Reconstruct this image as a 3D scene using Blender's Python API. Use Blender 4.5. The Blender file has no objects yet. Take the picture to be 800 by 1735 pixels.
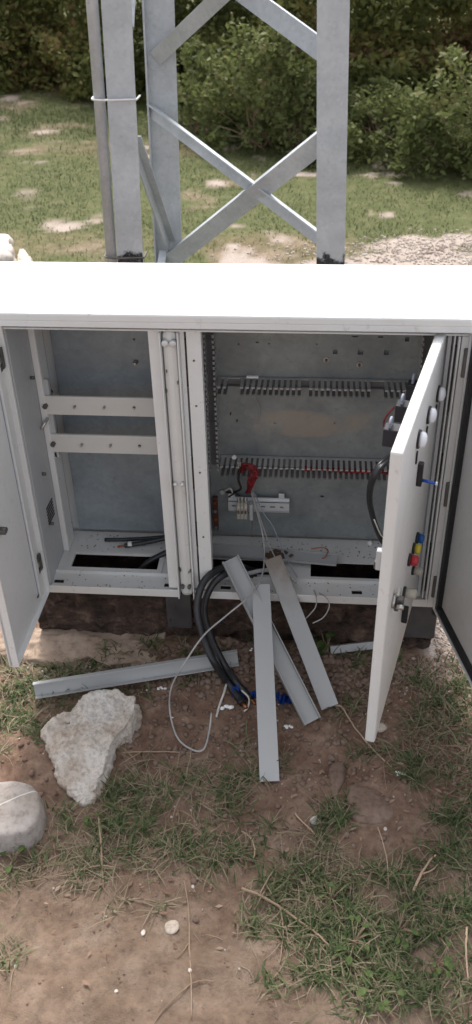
import bpy, bmesh, math, random
import numpy as np
from math import radians, sin, cos, tan, pi, atan2
from mathutils import Vector, Matrix, noise as mnoise
random.seed(7); rng = np.random.default_rng(11)
S = bpy.context.scene
COL = S.collection

# ------------------------------------------------------------------ camera
FPX, PITCH, ROLL, YAW, HC = 1548.05, radians(35.453), radians(-1.546), radians(-5.748), 1.55
fwd = Vector((sin(YAW)*cos(PITCH), cos(YAW)*cos(PITCH), -sin(PITCH)))
r0 = Vector((cos(YAW), -sin(YAW), 0)); u0 = r0.cross(fwd)
rt = r0*cos(ROLL)+u0*sin(ROLL); up = -r0*sin(ROLL)+u0*cos(ROLL)
CAM = Vector((0, 0, HC))
cd = bpy.data.cameras.new('camera'); cam = bpy.data.objects.new('camera', cd); COL.objects.link(cam)
M = Matrix((rt, up, -fwd)).transposed().to_4x4(); M.translation = CAM
cam.matrix_world = M
cd.sensor_fit = 'VERTICAL'; cd.sensor_height = 24.0; cd.lens = 24.0*FPX/1735.0
cd.clip_start = 0.02; cd.clip_end = 600
cd.dof.use_dof = True; cd.dof.focus_distance = 2.0; cd.dof.aperture_fstop = 4.0
S.camera = cam

# measurements taken off the photograph: where the sight line meets a real plane
def ray(x, y): return fwd+rt*((x-400)/FPX)+up*((867.5-y)/FPX)
def oz(x, y, z=0.0): d = ray(x, y); return CAM+d*((z-HC)/d.z)
def oy(x, y, Y): d = ray(x, y); return CAM+d*(Y/d.y)
def opl(x, y, P, n): d = ray(x, y); return CAM+d*((P-CAM).dot(n)/d.dot(n))

# ------------------------------------------------------------------ tagging
def tag(o, label=None, cat=None, group=None, kind=None):
    if label: o['label'] = label
    if cat: o['category'] = cat
    if group: o['group'] = group
    if kind: o['kind'] = kind
    return o
def empty(name, loc):
    o = bpy.data.objects.new(name, None); COL.objects.link(o); o.location = loc; o.empty_display_size = .05
    return o
WORLD = {}
def wloc(o): return WORLD.get(o.name, Vector(o.location))

# ------------------------------------------------------------------ materials
MATS = {}
def nodes(name):
    m = bpy.data.materials.new(name); m.use_nodes = True
    nt = m.node_tree; b = nt.nodes['Principled BSDF']
    return m, nt, b
def setin(b, **k):
    for a, v in k.items(): b.inputs[a.replace('_', ' ')].default_value = v
def noise_tex(nt, scale, detail=5, rough=.55, coord='Object', dist=0.0):
    tc = nt.nodes.new('ShaderNodeTexCoord'); n = nt.nodes.new('ShaderNodeTexNoise')
    n.inputs['Scale'].default_value = scale; n.inputs['Detail'].default_value = detail; n.inputs['Roughness'].default_value = rough
    n.inputs['Distortion'].default_value = dist
    nt.links.new(tc.outputs[coord], n.inputs['Vector']); return n
def ramp(nt, src, stops):
    r = nt.nodes.new('ShaderNodeValToRGB'); e = r.color_ramp.elements
    while len(e) > 1: e.remove(e[0])
    e[0].position = stops[0][0]; e[0].color = (*stops[0][1], 1)
    for p, c in stops[1:]:
        q = e.new(p); q.color = (*c, 1)
    nt.links.new(src, r.inputs[0]); return r
def mixc(nt, fac, a, b, mode='MIX'):
    m = nt.nodes.new('ShaderNodeMix'); m.data_type = 'RGBA'; m.blend_type = mode
    for s, v in ((0, fac), (6, a), (7, b)):
        if isinstance(v, (int, float)): m.inputs[s].default_value = v
        elif isinstance(v, tuple): m.inputs[s].default_value = (*v, 1)
        else: nt.links.new(v, m.inputs[s])
    return m.outputs[2]
def bump(nt, b, src, strength, dist=.002):
    n = nt.nodes.new('ShaderNodeBump'); n.inputs['Strength'].default_value = strength; n.inputs['Distance'].default_value = dist
    nt.links.new(src, n.inputs['Height']); nt.links.new(n.outputs[0], b.inputs['Normal'])
def plain(name, col, rough=.5, metal=0.0, var=.25, scale=25, bs=.15, coat=0):
    m, nt, b = nodes(name)
    n = noise_tex(nt, scale)
    lo = tuple(c*(1-var) for c in col); hi = tuple(min(1, c*(1+var*.6)) for c in col)
    r = ramp(nt, n.outputs[0], [(.3, lo), (.7, hi)])
    nt.links.new(r.outputs[0], b.inputs['Base Color'])
    setin(b, Roughness=rough, Metallic=metal)
    if bs: bump(nt, b, n.outputs[0], bs, .001)
    MATS[name] = m; return m
def paint(name, col, dirt, amount=.5, rough=.42):
    # powder coated sheet: faint mottling, mud splashes and scuffs
    m, nt, b = nodes(name)
    n1 = noise_tex(nt, 6, 6, .6); n2 = noise_tex(nt, 55, 6, .7, dist=.4); n3 = noise_tex(nt, 190, 3, .6)
    base = ramp(nt, n1.outputs[0], [(.3, tuple(c*.93 for c in col)), (.7, col)]).outputs[0]
    s1 = ramp(nt, n2.outputs[0], [(.60, (0, 0, 0)), (.74, (amount,)*3)]).outputs[0]
    s2 = ramp(nt, n1.outputs[0], [(.48, (0, 0, 0)), (.8, (amount*.6,)*3)]).outputs[0]
    c = mixc(nt, s1, base, dirt); c = mixc(nt, s2, c, dirt)
    nt.links.new(c, b.inputs['Base Color'])
    rr = ramp(nt, n2.outputs[0], [(.3, (rough-.08,)*3), (.7, (rough+.2,)*3)])
    nt.links.new(rr.outputs[0], b.inputs['Roughness'])
    bump(nt, b, n3.outputs[0], .06, .0006)
    MATS[name] = m; return m
def zinc(name, a, bcol, rough=.45, metal=.6, stain=None, scale=9):
    m, nt, b = nodes(name)
    n1 = noise_tex(nt, scale, 6, .6, dist=.6); n2 = noise_tex(nt, 60, 5, .7)
    v = nt.nodes.new('ShaderNodeTexVoronoi'); v.inputs['Scale'].default_value = 90
    tc = nt.nodes.new('ShaderNodeTexCoord'); nt.links.new(tc.outputs['Object'], v.inputs['Vector'])
    c = ramp(nt, n1.outputs[0], [(.3, a), (.7, bcol)]).outputs[0]
    sp = ramp(nt, v.outputs['Color'], [(0, (.86,)*3), (1, (1.08,)*3)]).outputs[0]
    c = mixc(nt, .6, c, sp, 'MULTIPLY')
    d = ramp(nt, n2.outputs[0], [(.58, (0, 0, 0)), (.75, (.45,)*3)]).outputs[0]
    c = mixc(nt, d, c, tuple(x*.45 for x in a))
    if stain:   # beige residue with an outline of its own: (cx, cz, halfwidth, halfheight, colour) in object space
        cx, cz, hw, hh, scol = stain
        sx = nt.nodes.new('ShaderNodeSeparateXYZ'); nt.links.new(tc.outputs['Object'], sx.inputs[0])
        def fall(out, c0, h):
            s = nt.nodes.new('ShaderNodeMath'); s.operation = 'SUBTRACT'; nt.links.new(out, s.inputs[0]); s.inputs[1].default_value = c0
            q = nt.nodes.new('ShaderNodeMath'); q.operation = 'DIVIDE'; nt.links.new(s.outputs[0], q.inputs[0]); q.inputs[1].default_value = h
            w = nt.nodes.new('ShaderNodeMath'); w.operation = 'POWER'; aa = nt.nodes.new('ShaderNodeMath'); aa.operation = 'ABSOLUTE'
            nt.links.new(q.outputs[0], aa.inputs[0]); nt.links.new(aa.outputs[0], w.inputs[0]); w.inputs[1].default_value = 4
            return w.outputs[0]
        ad = nt.nodes.new('ShaderNodeMath'); nt.links.new(fall(sx.outputs[0], cx, hw), ad.inputs[0]); nt.links.new(fall(sx.outputs[2], cz, hh), ad.inputs[1])
        ad2 = nt.nodes.new('ShaderNodeMath'); nt.links.new(ad.outputs[0], ad2.inputs[0])
        n3 = noise_tex(nt, 14, 4, .6); mm = nt.nodes.new('ShaderNodeMath'); mm.operation = 'MULTIPLY_ADD'
        nt.links.new(n3.outputs[0], mm.inputs[0]); mm.inputs[1].default_value = 3.6; mm.inputs[2].default_value = -1.55
        nt.links.new(mm.outputs[0], ad2.inputs[1])
        f = ramp(nt, ad2.outputs[0], [(.15, (.62,)*3), (.95, (0, 0, 0))]).outputs[0]
        c = mixc(nt, f, c, scol)
    nt.links.new(c, b.inputs['Base Color'])
    setin(b, Metallic=metal)
    rr = ramp(nt, n1.outputs[0], [(.3, (rough-.06,)*3), (.7, (rough+.12,)*3)]); nt.links.new(rr.outputs[0], b.inputs['Roughness'])
    bump(nt, b, n2.outputs[0], .08, .0008)
    MATS[name] = m; return m

WHITE = paint('white powder coat', (.78, .78, .77), (.40, .33, .27), .52)
WHITED = paint('white powder coat muddy', (.74, .73, .71), (.36, .27, .20), .55)
CREAM = paint('grey white bar paint', (.74, .72, .68), (.4, .36, .3), .3)
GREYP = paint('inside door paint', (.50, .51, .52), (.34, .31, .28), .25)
PLATEL = zinc('zinc plate', (.22, .25, .28), (.37, .42, .45), .42, .35, scale=5)
PLATER = zinc('zinc plate stained', (.23, .25, .26), (.36, .385, .38), .45, .35, stain=(oy(515,717,1.82).x+.17, oy(515,717,1.82).z-.15, .165, .036, (.44, .37, .30)))
GALV = zinc('galvanised steel', (.36, .385, .41), (.50, .53, .56), .55, .12, scale=7)
DARKST = plain('dark steel', (.075, .068, .068), .6, .2)
BOLT = plain('bright bolt', (.55, .54, .52), .3, .9, bs=0)
DBOLT = plain('dull bolt', (.16, .15, .145), .5, .6, bs=0)
PVC = paint('grey trunking plastic', (.42, .422, .42), (.30, .24, .19), .22, .5)
DUCT = plain('duct plastic', (.44, .43, .42), .55, var=.15)
DUCT_SHADE = plain('duct plastic shade tone', (.17, .165, .165), .6, var=.15)  # darker copy of the duct plastic; paints the shade inside the ducts
BLACK = plain('black rubber', (.018, .018, .02), .45, var=.3)
CABLE = plain('black cable sheath', (.022, .023, .026), .38, var=.4, scale=60)
WIREG = plain('grey wire sheath', (.42, .41, .40), .5)
WIREB = plain('pale blue wire', (.32, .35, .42), .5)
WIREW = plain('pale wire', (.60, .57, .52), .5)
RED = plain('red insulation', (.26, .02, .025), .45, var=.5, scale=80)
REDBTN = plain('red button', (.5, .03, .04), .35)
YEL = plain('yellow button', (.62, .50, .04), .35)
BLU = plain('blue button', (.01, .10, .36), .35)
BTAPE = plain('blue tape', (.02, .09, .45), .4)
LAMPW = plain('white lens', (.86, .87, .92), .18, var=.03, bs=0)
COPPER = plain('copper', (.45, .17, .08), .4, .8)
MAROON = plain('maroon insulator', (.13, .035, .025), .5)
DIN = plain('plated rail', (.74, .75, .76), .35, .3, var=.08)
def pvc_burnt():
    m = PVC.copy(); m.name = 'grey trunking plastic browned'; nt = m.node_tree; b = nt.nodes['Principled BSDF']
    src = b.inputs['Base Color'].links[0].from_socket; tc = nt.nodes.new('ShaderNodeTexCoord'); sx = nt.nodes.new('ShaderNodeSeparateXYZ'); nt.links.new(tc.outputs['Object'], sx.inputs[0])
    n = noise_tex(nt, 30, 4, .6); ma = nt.nodes.new('ShaderNodeMath'); ma.operation = 'MULTIPLY_ADD'; nt.links.new(n.outputs[0], ma.inputs[0]); ma.inputs[1].default_value = .08; nt.links.new(sx.outputs[2], ma.inputs[2])
    f = ramp(nt, ma.outputs[0], [(.19, (0, 0, 0)), (.245, (.4,)*3), (.275, (.85,)*3)]).outputs[0]
    c = mixc(nt, f, src, (.19, .145, .11)); nt.links.new(c, b.inputs['Base Color']); return m
PVCB = pvc_burnt()
FOAM = plain('white foam', (.85, .84, .82), .7, var=.1)
TERM = plain('beige terminal', (.50, .47, .40), .5)
RUST = plain('burnt rust', (.13, .07, .04), .8)
BITUM = plain('bitumen', (.02, .021, .028), .6)
TWIG = plain('dry twig', (.30, .21, .14), .8)
ROOT = plain('pale root', (.45, .32, .22), .8)

def rockmat(name, a, b_, c, scale=30, bs=.8, vein=False):
    m, nt, b = nodes(name)
    n1 = noise_tex(nt, scale*.35, 6, .6); n2 = noise_tex(nt, scale*3, 8, .75)
    c1 = ramp(nt, n1.outputs[0], [(.32, a), (.55, b_), (.75, c)]).outputs[0]
    c2 = ramp(nt, n2.outputs[0], [(.32, (.45,)*3), (.5, (.95,)*3), (.7, (1.15,)*3)]).outputs[0]
    col = mixc(nt, .8, c1, c2, 'MULTIPLY')
    if vein:      # one thin crooked quartz line
        tc = nt.nodes.new('ShaderNodeTexCoord'); sx = nt.nodes.new('ShaderNodeSeparateXYZ'); nt.links.new(tc.outputs['Object'], sx.inputs[0])
        c_ = sum((oz(x, y, .03) for x, y in [(-90, 1338), (-20, 1326), (22, 1322), (54, 1327), (69, 1344), (73, 1370), (66, 1398), (46, 1414), (6, 1422), (-60, 1430), (-100, 1390)]), Vector())/11
        p_, q_ = oz(0, 1367, .035)-c_, oz(55, 1343, .035)-c_; d_ = (q_-p_).normalized(); nx_, ny_ = -d_.y, d_.x; k_ = nx_*p_.x+ny_*p_.y
        m1 = nt.nodes.new('ShaderNodeMath'); m1.operation = 'MULTIPLY_ADD'; nt.links.new(sx.outputs[0], m1.inputs[0]); m1.inputs[1].default_value = nx_; m1.inputs[2].default_value = -k_
        m2 = nt.nodes.new('ShaderNodeMath'); m2.operation = 'MULTIPLY_ADD'; nt.links.new(sx.outputs[1], m2.inputs[0]); m2.inputs[1].default_value = ny_; nt.links.new(m1.outputs[0], m2.inputs[2])
        m3 = nt.nodes.new('ShaderNodeMath'); m3.operation = 'MULTIPLY_ADD'; nt.links.new(n1.outputs[0], m3.inputs[0]); m3.inputs[1].default_value = .02; m3.inputs[2].default_value = -.01
        m4 = nt.nodes.new('ShaderNodeMath'); nt.links.new(m2.outputs[0], m4.inputs[0]); nt.links.new(m3.outputs[0], m4.inputs[1])
        m5 = nt.nodes.new('ShaderNodeMath'); m5.operation = 'ABSOLUTE'; nt.links.new(m4.outputs[0], m5.inputs[0])
        mr_ = nt.nodes.new('ShaderNodeMapRange'); nt.links.new(m5.outputs[0], mr_.inputs[0]); mr_.inputs[1].default_value = .0006; mr_.inputs[2].default_value = .0022; mr_.inputs[3].default_value = .75; mr_.inputs[4].default_value = 0
        col = mixc(nt, mr_.outputs[0], col, (.66, .63, .58))
    nt.links.new(col, b.inputs['Base Color']); setin(b, Roughness=.9)
    bump(nt, b, n2.outputs[0], bs, .003 if scale < 38 else .009); MATS[name] = m; return m
LIME = rockmat('limestone', (.60, .47, .37), (.84, .75, .66), (.93, .89, .84), 40, 1.0)
BOULD = rockmat('grey boulder', (.29, .24, .20), (.38, .335, .305), (.44, .40, .37), 20, .25, vein=True)
PEBB = rockmat('pebble', (.42, .34, .27), (.5, .42, .35), (.6, .54, .47), 40, .2)
PALER = rockmat('pale rock', (.52, .44, .38), (.68, .61, .55), (.78, .73, .68), 14, .6)
GRAVM = rockmat('gravel stone', (.32, .25, .21), (.48, .41, .36), (.62, .56, .51), 14, .5)
MUDC = rockmat('muddy concrete', (.035, .022, .017), (.12, .073, .053), (.30, .20, .15), 62, 1.0)
PADC = rockmat('pad concrete', (.30, .21, .155), (.38, .285, .215), (.45, .35, .27), 18, .5)

def tarmat():
    m, nt, b = nodes('tar stain'); setin(b, Roughness=.6); b.inputs['Base Color'].default_value = (.025, .026, .033, 1)
    tc = nt.nodes.new('ShaderNodeTexCoord'); sx = nt.nodes.new('ShaderNodeSeparateXYZ'); nt.links.new(tc.outputs['Generated'], sx.inputs[0])
    n = noise_tex(nt, 38, 5, .65); ma = nt.nodes.new('ShaderNodeMath'); ma.operation = 'MULTIPLY_ADD'; nt.links.new(n.outputs[0], ma.inputs[0]); ma.inputs[1].default_value = 1.7; nt.links.new(sx.outputs[2], ma.inputs[2])
    f = ramp(nt, ma.outputs[0], [(1.0, (.92,)*3), (1.0, (0, 0, 0))]); f.color_ramp.elements[0].position = .0
    sc_ = nt.nodes.new('ShaderNodeMapRange'); nt.links.new(ma.outputs[0], sc_.inputs[0]); sc_.inputs[1].default_value = 1.05; sc_.inputs[2].default_value = 1.45; sc_.inputs[3].default_value = .95; sc_.inputs[4].default_value = 0
    tr = nt.nodes.new('ShaderNodeBsdfTransparent'); mx = nt.nodes.new('ShaderNodeMixShader'); nt.links.new(sc_.outputs[0], mx.inputs[0]); nt.links.new(tr.outputs[0], mx.inputs[1]); nt.links.new(b.outputs[0], mx.inputs[2])
    nt.links.new(mx.outputs[0], nt.nodes['Material Output'].inputs[0]); return m
TAR = tarmat()
def foliage(name, cols, trans=.25, rough=.6):
    m, nt, b = nodes(name)
    a = nt.nodes.new('ShaderNodeAttribute'); a.attribute_name = 'tint'
    sep = nt.nodes.new('ShaderNodeSeparateColor'); nt.links.new(a.outputs['Color'], sep.inputs[0])
    c = ramp(nt, sep.outputs[0], cols).outputs[0]
    nt.links.new(c, b.inputs['Base Color']); setin(b, Roughness=rough); b.inputs['Specular IOR Level'].default_value = .15
    tr = nt.nodes.new('ShaderNodeBsdfTranslucent'); nt.links.new(c, tr.inputs[0])
    mx = nt.nodes.new('ShaderNodeMixShader'); mx.inputs[0].default_value = trans
    nt.links.new(b.outputs[0], mx.inputs[1]); nt.links.new(tr.outputs[0], mx.inputs[2])
    nt.links.new(mx.outputs[0], nt.nodes['Material Output'].inputs[0])
    MATS[name] = m; return m
LEAFD = foliage('thicket leaves', [(0, (.05, .062, .021)), (.45, (.115, .13, .042)), (.78, (.19, .19, .06)), (.92, (.25, .21, .08)), (1, (.16, .10, .05))], .4)
LEAFM = foliage('shrub leaves', [(0, (.09, .11, .04)), (.5, (.165, .19, .07)), (.85, (.23, .25, .10)), (1, (.27, .23, .12))], .4)
LEAFR = foliage('dry leaves', [(0, (.09, .06, .035)), (.5, (.17, .11, .065)), (1, (.14, .13, .06))])
GRASSN = foliage('near grass', [(0, (.055, .082, .034)), (.35, (.10, .13, .054)), (.6, (.165, .185, .09)), (.72, (.24, .195, .13)), (1, (.34, .27, .19))], .2)
GRASSF = foliage('field grass', [(0, (.05, .07, .024)), (.5, (.088, .112, .038)), (.85, (.13, .145, .056)), (1, (.22, .19, .10))], .25)
WEEDL = foliage('weed leaves', [(0, (.06, .10, .03)), (1, (.13, .17, .06))], .2)

# ------------------------------------------------------------------ mesh builder
class MB:
    def __init__(s): s.bm = bmesh.new(); s.mats = []
    def _mi(s, faces, mat):
        if mat is None: return
        if mat not in s.mats: s.mats.append(mat)
        i = s.mats.index(mat)
        for f in faces: f.material_index = i
    def _new(s, old, mat):
        fs = [f for f in s.bm.faces if f not in old]; s._mi(fs, mat)
    def box(s, a, b, mat=None, bev=.0, rot=None, piv=None):
        a = Vector(a); b = Vector(b); old = set(s.bm.faces)
        c = (a+b)/2; d = b-a
        r = bmesh.ops.create_cube(s.bm, size=1)
        vs = r['verts']
        for v in vs: v.co = Vector((v.co.x*d.x, v.co.y*d.y, v.co.z*d.z))+c
        if bev: 
            es = list({e for v in vs for e in v.link_edges})
            res = bmesh.ops.bevel(s.bm, geom=es, offset=min(bev, min(abs(x) for x in d)*.45), segments=2, profile=.5, affect='EDGES')
            vs = list({v for f in s.bm.faces if f not in old for v in f.verts})
        if rot is not None:
            p = Vector(piv) if piv is not None else c
            for v in vs: v.co = rot @ (v.co-p)+p
        s._new(old, mat); return s
    def obox(s, o, ex, ey, ez, a, b, mat=None, bev=.0):
        """box in a local frame o,ex,ey,ez, from local corner a to b"""
        n0 = set(s.bm.verts); s.box(a, b, mat, bev)
        for v in s.bm.verts:
            if v not in n0: c = v.co.copy(); v.co = o+ex*c.x+ey*c.y+ez*c.z
        return s
    def cyl(s, p0, p1, r, mat=None, seg=16, r2=None, dome=0.0):
        p0 = Vector(p0); p1 = Vector(p1); d = (p1-p0); L = d.length; d.normalize()
        q = d.to_track_quat('Z', 'Y'); r2 = r if r2 is None else r2
        prof = [(r, 0), (r2, L)]
        if dome:
            prof = [(r, 0), (r, L)]+[(r*cos(t), L+dome*sin(t)) for t in (pi*.17, pi*.33, pi*.43)]
        rings = []
        for rr, h in prof:
            rings.append([s.bm.verts.new(p0+q @ Vector((rr*cos(2*pi*i/seg), rr*sin(2*pi*i/seg), h))) for i in range(seg)])
        fs = []
        for a, b in zip(rings, rings[1:]):
            for i in range(seg): fs.append(s.bm.faces.new((a[i], a[(i+1) % seg], b[(i+1) % seg], b[i])))
        for f in fs: f.smooth = True
        fs.append(s.bm.faces.new(rings[0][::-1])); fs.append(s.bm.faces.new(rings[-1])); fs[-1].smooth = bool(dome)
        s._mi(fs, mat); return s
    def tube(s, pts, r, mat=None, seg=8, sub=6, jit=0.0):
        P = [Vector(p) for p in pts]
        if sub > 1 and len(P) > 2:
            Q = []; E = [P[0]*2-P[1]]+P+[P[-1]*2-P[-2]]
            for i in range(1, len(E)-2):
                for k in range(sub):
                    t = k/sub; a, b, c, d = E[i-1], E[i], E[i+1], E[i+2]
                    Q.append(.5*((2*b)+(c-a)*t+(2*a-5*b+4*c-d)*t*t+(3*b-a-3*c+d)*t**3))
            Q.append(P[-1]); P = Q
        n = len(P); rings = []; side = None
        for i, p in enumerate(P):
            t = (P[min(i+1, n-1)]-P[max(i-1, 0)]).normalized()
            if side is None: side = t.orthogonal().normalized()
            side = (side-t*side.dot(t)).normalized(); b = t.cross(side)
            rr = (r[0]+(r[1]-r[0])*i/(n-1)) if isinstance(r, tuple) else r
            o = Vector((random.uniform(-jit, jit), random.uniform(-jit, jit), random.uniform(-jit, jit)))
            rings.append([s.bm.verts.new(p+o+(side*cos(2*pi*k/seg)+b*sin(2*pi*k/seg))*rr) for k in range(seg)])
        fs = []
        for a, b in zip(rings, rings[1:]):
            for i in range(seg): fs.append(s.bm.faces.new((a[i], a[(i+1) % seg], b[(i+1) % seg], b[i])))
        for f in fs: f.smooth = True
        fs.append(s.bm.faces.new(rings[0][::-1])); fs.append(s.bm.faces.new(rings[-1]))
        s._mi(fs, mat); return s
    def sweep(s, p0, p1, ex, prof, mat=None, n=1, bend=0.0):
        """extrude a closed 2-D profile (list of (u,v)) straight from p0 to p1; u along ex, v = the normal"""
        p0 = Vector(p0); p1 = Vector(p1); d = (p1-p0).normalized(); ex = (Vector(ex)-d*Vector(ex).dot(d)).normalized(); ev = d.cross(ex)
        rings = []
        for i in range(n+1):
            t = i/n; c = p0.lerp(p1, t)+ev*bend*4*t*(1-t)
            rings.append([s.bm.verts.new(c+ex*u+ev*v) for u, v in prof])
        k = len(prof); fs = []
        for a, b in zip(rings, rings[1:]):
            for i in range(k): fs.append(s.bm.faces.new((a[i], a[(i+1) % k], b[(i+1) % k], b[i])))
        fs.append(s.bm.faces.new(rings[0][::-1])); fs.append(s.bm.faces.new(rings[-1]))
        s._mi(fs, mat); return s
    def plate(s, plane, us, vs, holes, pos, th, mat=None):
        """sheet with rectangular holes. plane 'z' (u=x,v=y) or 'y' (u=x,v=z)"""
        us = sorted(set([us[0], us[1]]+[h[i] for h in holes for i in (0, 1)])); vs = sorted(set([vs[0], vs[1]]+[h[i] for h in holes for i in (2, 3)]))
        def P(u, v, w): return (u, v, w) if plane == 'z' else (u, w, v)
        def solid(i, j):
            if i < 0 or j < 0 or i >= len(us)-1 or j >= len(vs)-1: return False
            cu = (us[i]+us[i+1])/2; cv = (vs[j]+vs[j+1])/2
            return not any(h[0] < cu < h[1] and h[2] < cv < h[3] for h in holes)
        V = {}
        def g(i, j, k):
            if (i, j, k) not in V: V[(i, j, k)] = s.bm.verts.new(P(us[i], vs[j], pos+k*th))
            return V[(i, j, k)]
        fs = []
        for i in range(len(us)-1):
            for j in range(len(vs)-1):
                if not solid(i, j): continue
                for k in (0, 1): fs.append(s.bm.faces.new([g(i, j, k), g(i+1, j, k), g(i+1, j+1, k), g(i, j+1, k)]))
                for (di, dj, a, b) in ((-1, 0, (i, j), (i, j+1)), (1, 0, (i+1, j), (i+1, j+1)), (0, -1, (i, j), (i+1, j)), (0, 1, (i, j+1), (i+1, j+1))):
                    if not solid(i+di, j+dj): fs.append(s.bm.faces.new([g(*a, 0), g(*b, 0), g(*b, 1), g(*a, 1)]))
        s._mi(fs, mat); return s
    def build(s, name, mat=None, parent=None, smooth=False, loc=None):
        bmesh.ops.recalc_face_normals(s.bm, faces=s.bm.faces)
        if mat is not None and mat not in s.mats:
            if not s.mats: s.mats = [mat]
        base = wloc(parent) if parent is not None else None
        if parent is None:
            if loc is None:
                zs = min(v.co.z for v in s.bm.verts); n = len(s.bm.verts)
                loc = Vector((sum(v.co.x for v in s.bm.verts)/n, sum(v.co.y for v in s.bm.verts)/n, zs))
            base = Vector(loc)
        for v in s.bm.verts: v.co -= base
        if smooth:
            for f in s.bm.faces: f.smooth = True
        me = bpy.data.meshes.new(name); s.bm.to_mesh(me); s.bm.free()
        for m in s.mats: me.materials.append(m)
        o = bpy.data.objects.new(name, me); COL.objects.link(o)
        if parent is not None: o.parent = parent; WORLD[o.name] = base
        else: o.location = base; WORLD[o.name] = base
        return o

def raw_mesh(name, verts, faces_flat, nper, mat, parent=None, tint=None, loc=(0, 0, 0), smooth=False):
    """fast numpy mesh: faces_flat (n,nper)"""
    me = bpy.data.meshes.new(name); v = np.asarray(verts, dtype=np.float32)-np.asarray(loc, dtype=np.float32)
    f = np.asarray(faces_flat, dtype=np.int32)
    me.vertices.add(len(v)); me.vertices.foreach_set('co', v.ravel())
    me.loops.add(f.size); me.loops.foreach_set('vertex_index', f.ravel())
    me.polygons.add(len(f)); me.polygons.foreach_set('loop_start', np.arange(0, f.size, nper, dtype=np.int32))
    me.update(calc_edges=True)
    if smooth: me.polygons.foreach_set('use_smooth', np.ones(len(f), dtype=bool))
    if tint is not None:
        a = me.color_attributes.new('tint', 'FLOAT_COLOR', 'POINT'); t = np.asarray(tint, dtype=np.float32)
        if t.ndim == 1: t = np.stack([t, t, t, np.ones_like(t)], 1)
        a.data.foreach_set('color', t.ravel())
    me.materials.append(mat)
    o = bpy.data.objects.new(name, me); COL.objects.link(o)
    if parent is not None: o.parent = parent
    else: o.location = loc
    return o

# ------------------------------------------------------------------ terrain
_perm = rng.random((256, 256))
def vnoise(x, y):
    x = np.asarray(x, float); y = np.asarray(y, float)
    xi = np.floor(x).astype(int); yi = np.floor(y).astype(int); fx = x-xi; fy = y-yi
    fx = fx*fx*(3-2*fx); fy = fy*fy*(3-2*fy)
    a = _perm[xi % 256, yi % 256]; b = _perm[(xi+1) % 256, yi % 256]; c = _perm[xi % 256, (yi+1) % 256]; d = _perm[(xi+1) % 256, (yi+1) % 256]
    return (a*(1-fx)+b*fx)*(1-fy)+(c*(1-fx)+d*fx)*fy-.5
def fbm(x, y, o=5, g=.5):
    s = 0; a = 1
    for i in range(o): s = s+a*vnoise(x*2**i+17.3*i, y*2**i+9.1*i); a *= g
    return s
def blob(x, y, cx, cy, rx, ry): return np.exp(-((x-cx)/rx)**2-((y-cy)/ry)**2)
def gz(x, y):
    x = np.asarray(x, float); y = np.asarray(y, float)
    near = 1/(1+np.exp((np.abs(y-1.2)-1.6)*4))/(1+np.exp((np.abs(x+.1)-1.8)*3))
    z = .030*fbm(x*3.1, y*3.1, 3)*near+near*(.014*fbm(x*11+5, y*11, 3)+.0085*fbm(x*34, y*34+3, 4, .6))
    z = z+(.05*fbm(x*.35+3, y*.35, 3)+.02*fbm(x*2.2, y*2.2, 3))*(1-near)*np.clip((y-2.0)/1.5, 0, 1)
    z = z+(.056*blob(x, y, -.05, 1.615, .24, .06)+.02*blob(x, y, -.2, 1.61, .4, .03))*(1+2.2*fbm(x*14, y*14, 3))+.022*blob(x, y, -.24, 1.575, .12, .03)+.02*blob(x, y, .36, 1.30, .2, .3)
    z = z+.012*blob(x, y, .75, 4.42, .8, .22)-.012
    # level seat of the pad
    pad = 1/(1+np.exp((np.maximum(np.abs(x+.17)-.56, np.abs(y-1.78)-.19))*60))
    z = z*(1-pad)+.004*pad
    return z
def gz1(x, y): return float(gz(x, y))
def og(x, y, dz=0.0):
    """meet of a sight line with the terrain"""
    z = 0.0
    for _ in range(4): p = oz(x, y, z); z = gz1(p.x, p.y)
    p = oz(x, y, z+dz); return p

def spaced():
    ys = list(np.arange(.45, 2.05, .0062))+list(np.arange(2.05, 10.5, .045)); s = .05
    y = ys[-1]
    while y < 220: s *= 1.35; y += s; ys.append(y)
    y = .45; s = .01
    while y > -150: s *= 1.4; y -= s; ys.insert(0, y)
    xs = list(np.arange(-1.0, .8, .0062)); x = xs[-1]; s = .0062
    while x < 6: s = min(s*1.15, .06); x += s; xs.append(x)
    while x < 200: s *= 1.4; x += s; xs.append(x)
    x = -1.0; s = .0062
    while x > -7: s = min(s*1.15, .06); x -= s; xs.insert(0, x)
    while x > -200: s *= 1.4; x -= s; xs.insert(0, x)
    return np.array(xs), np.array(ys)
gx, gy = spaced(); GX, GY = np.meshgrid(gx, gy); GZ = gz(GX, GY)
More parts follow.
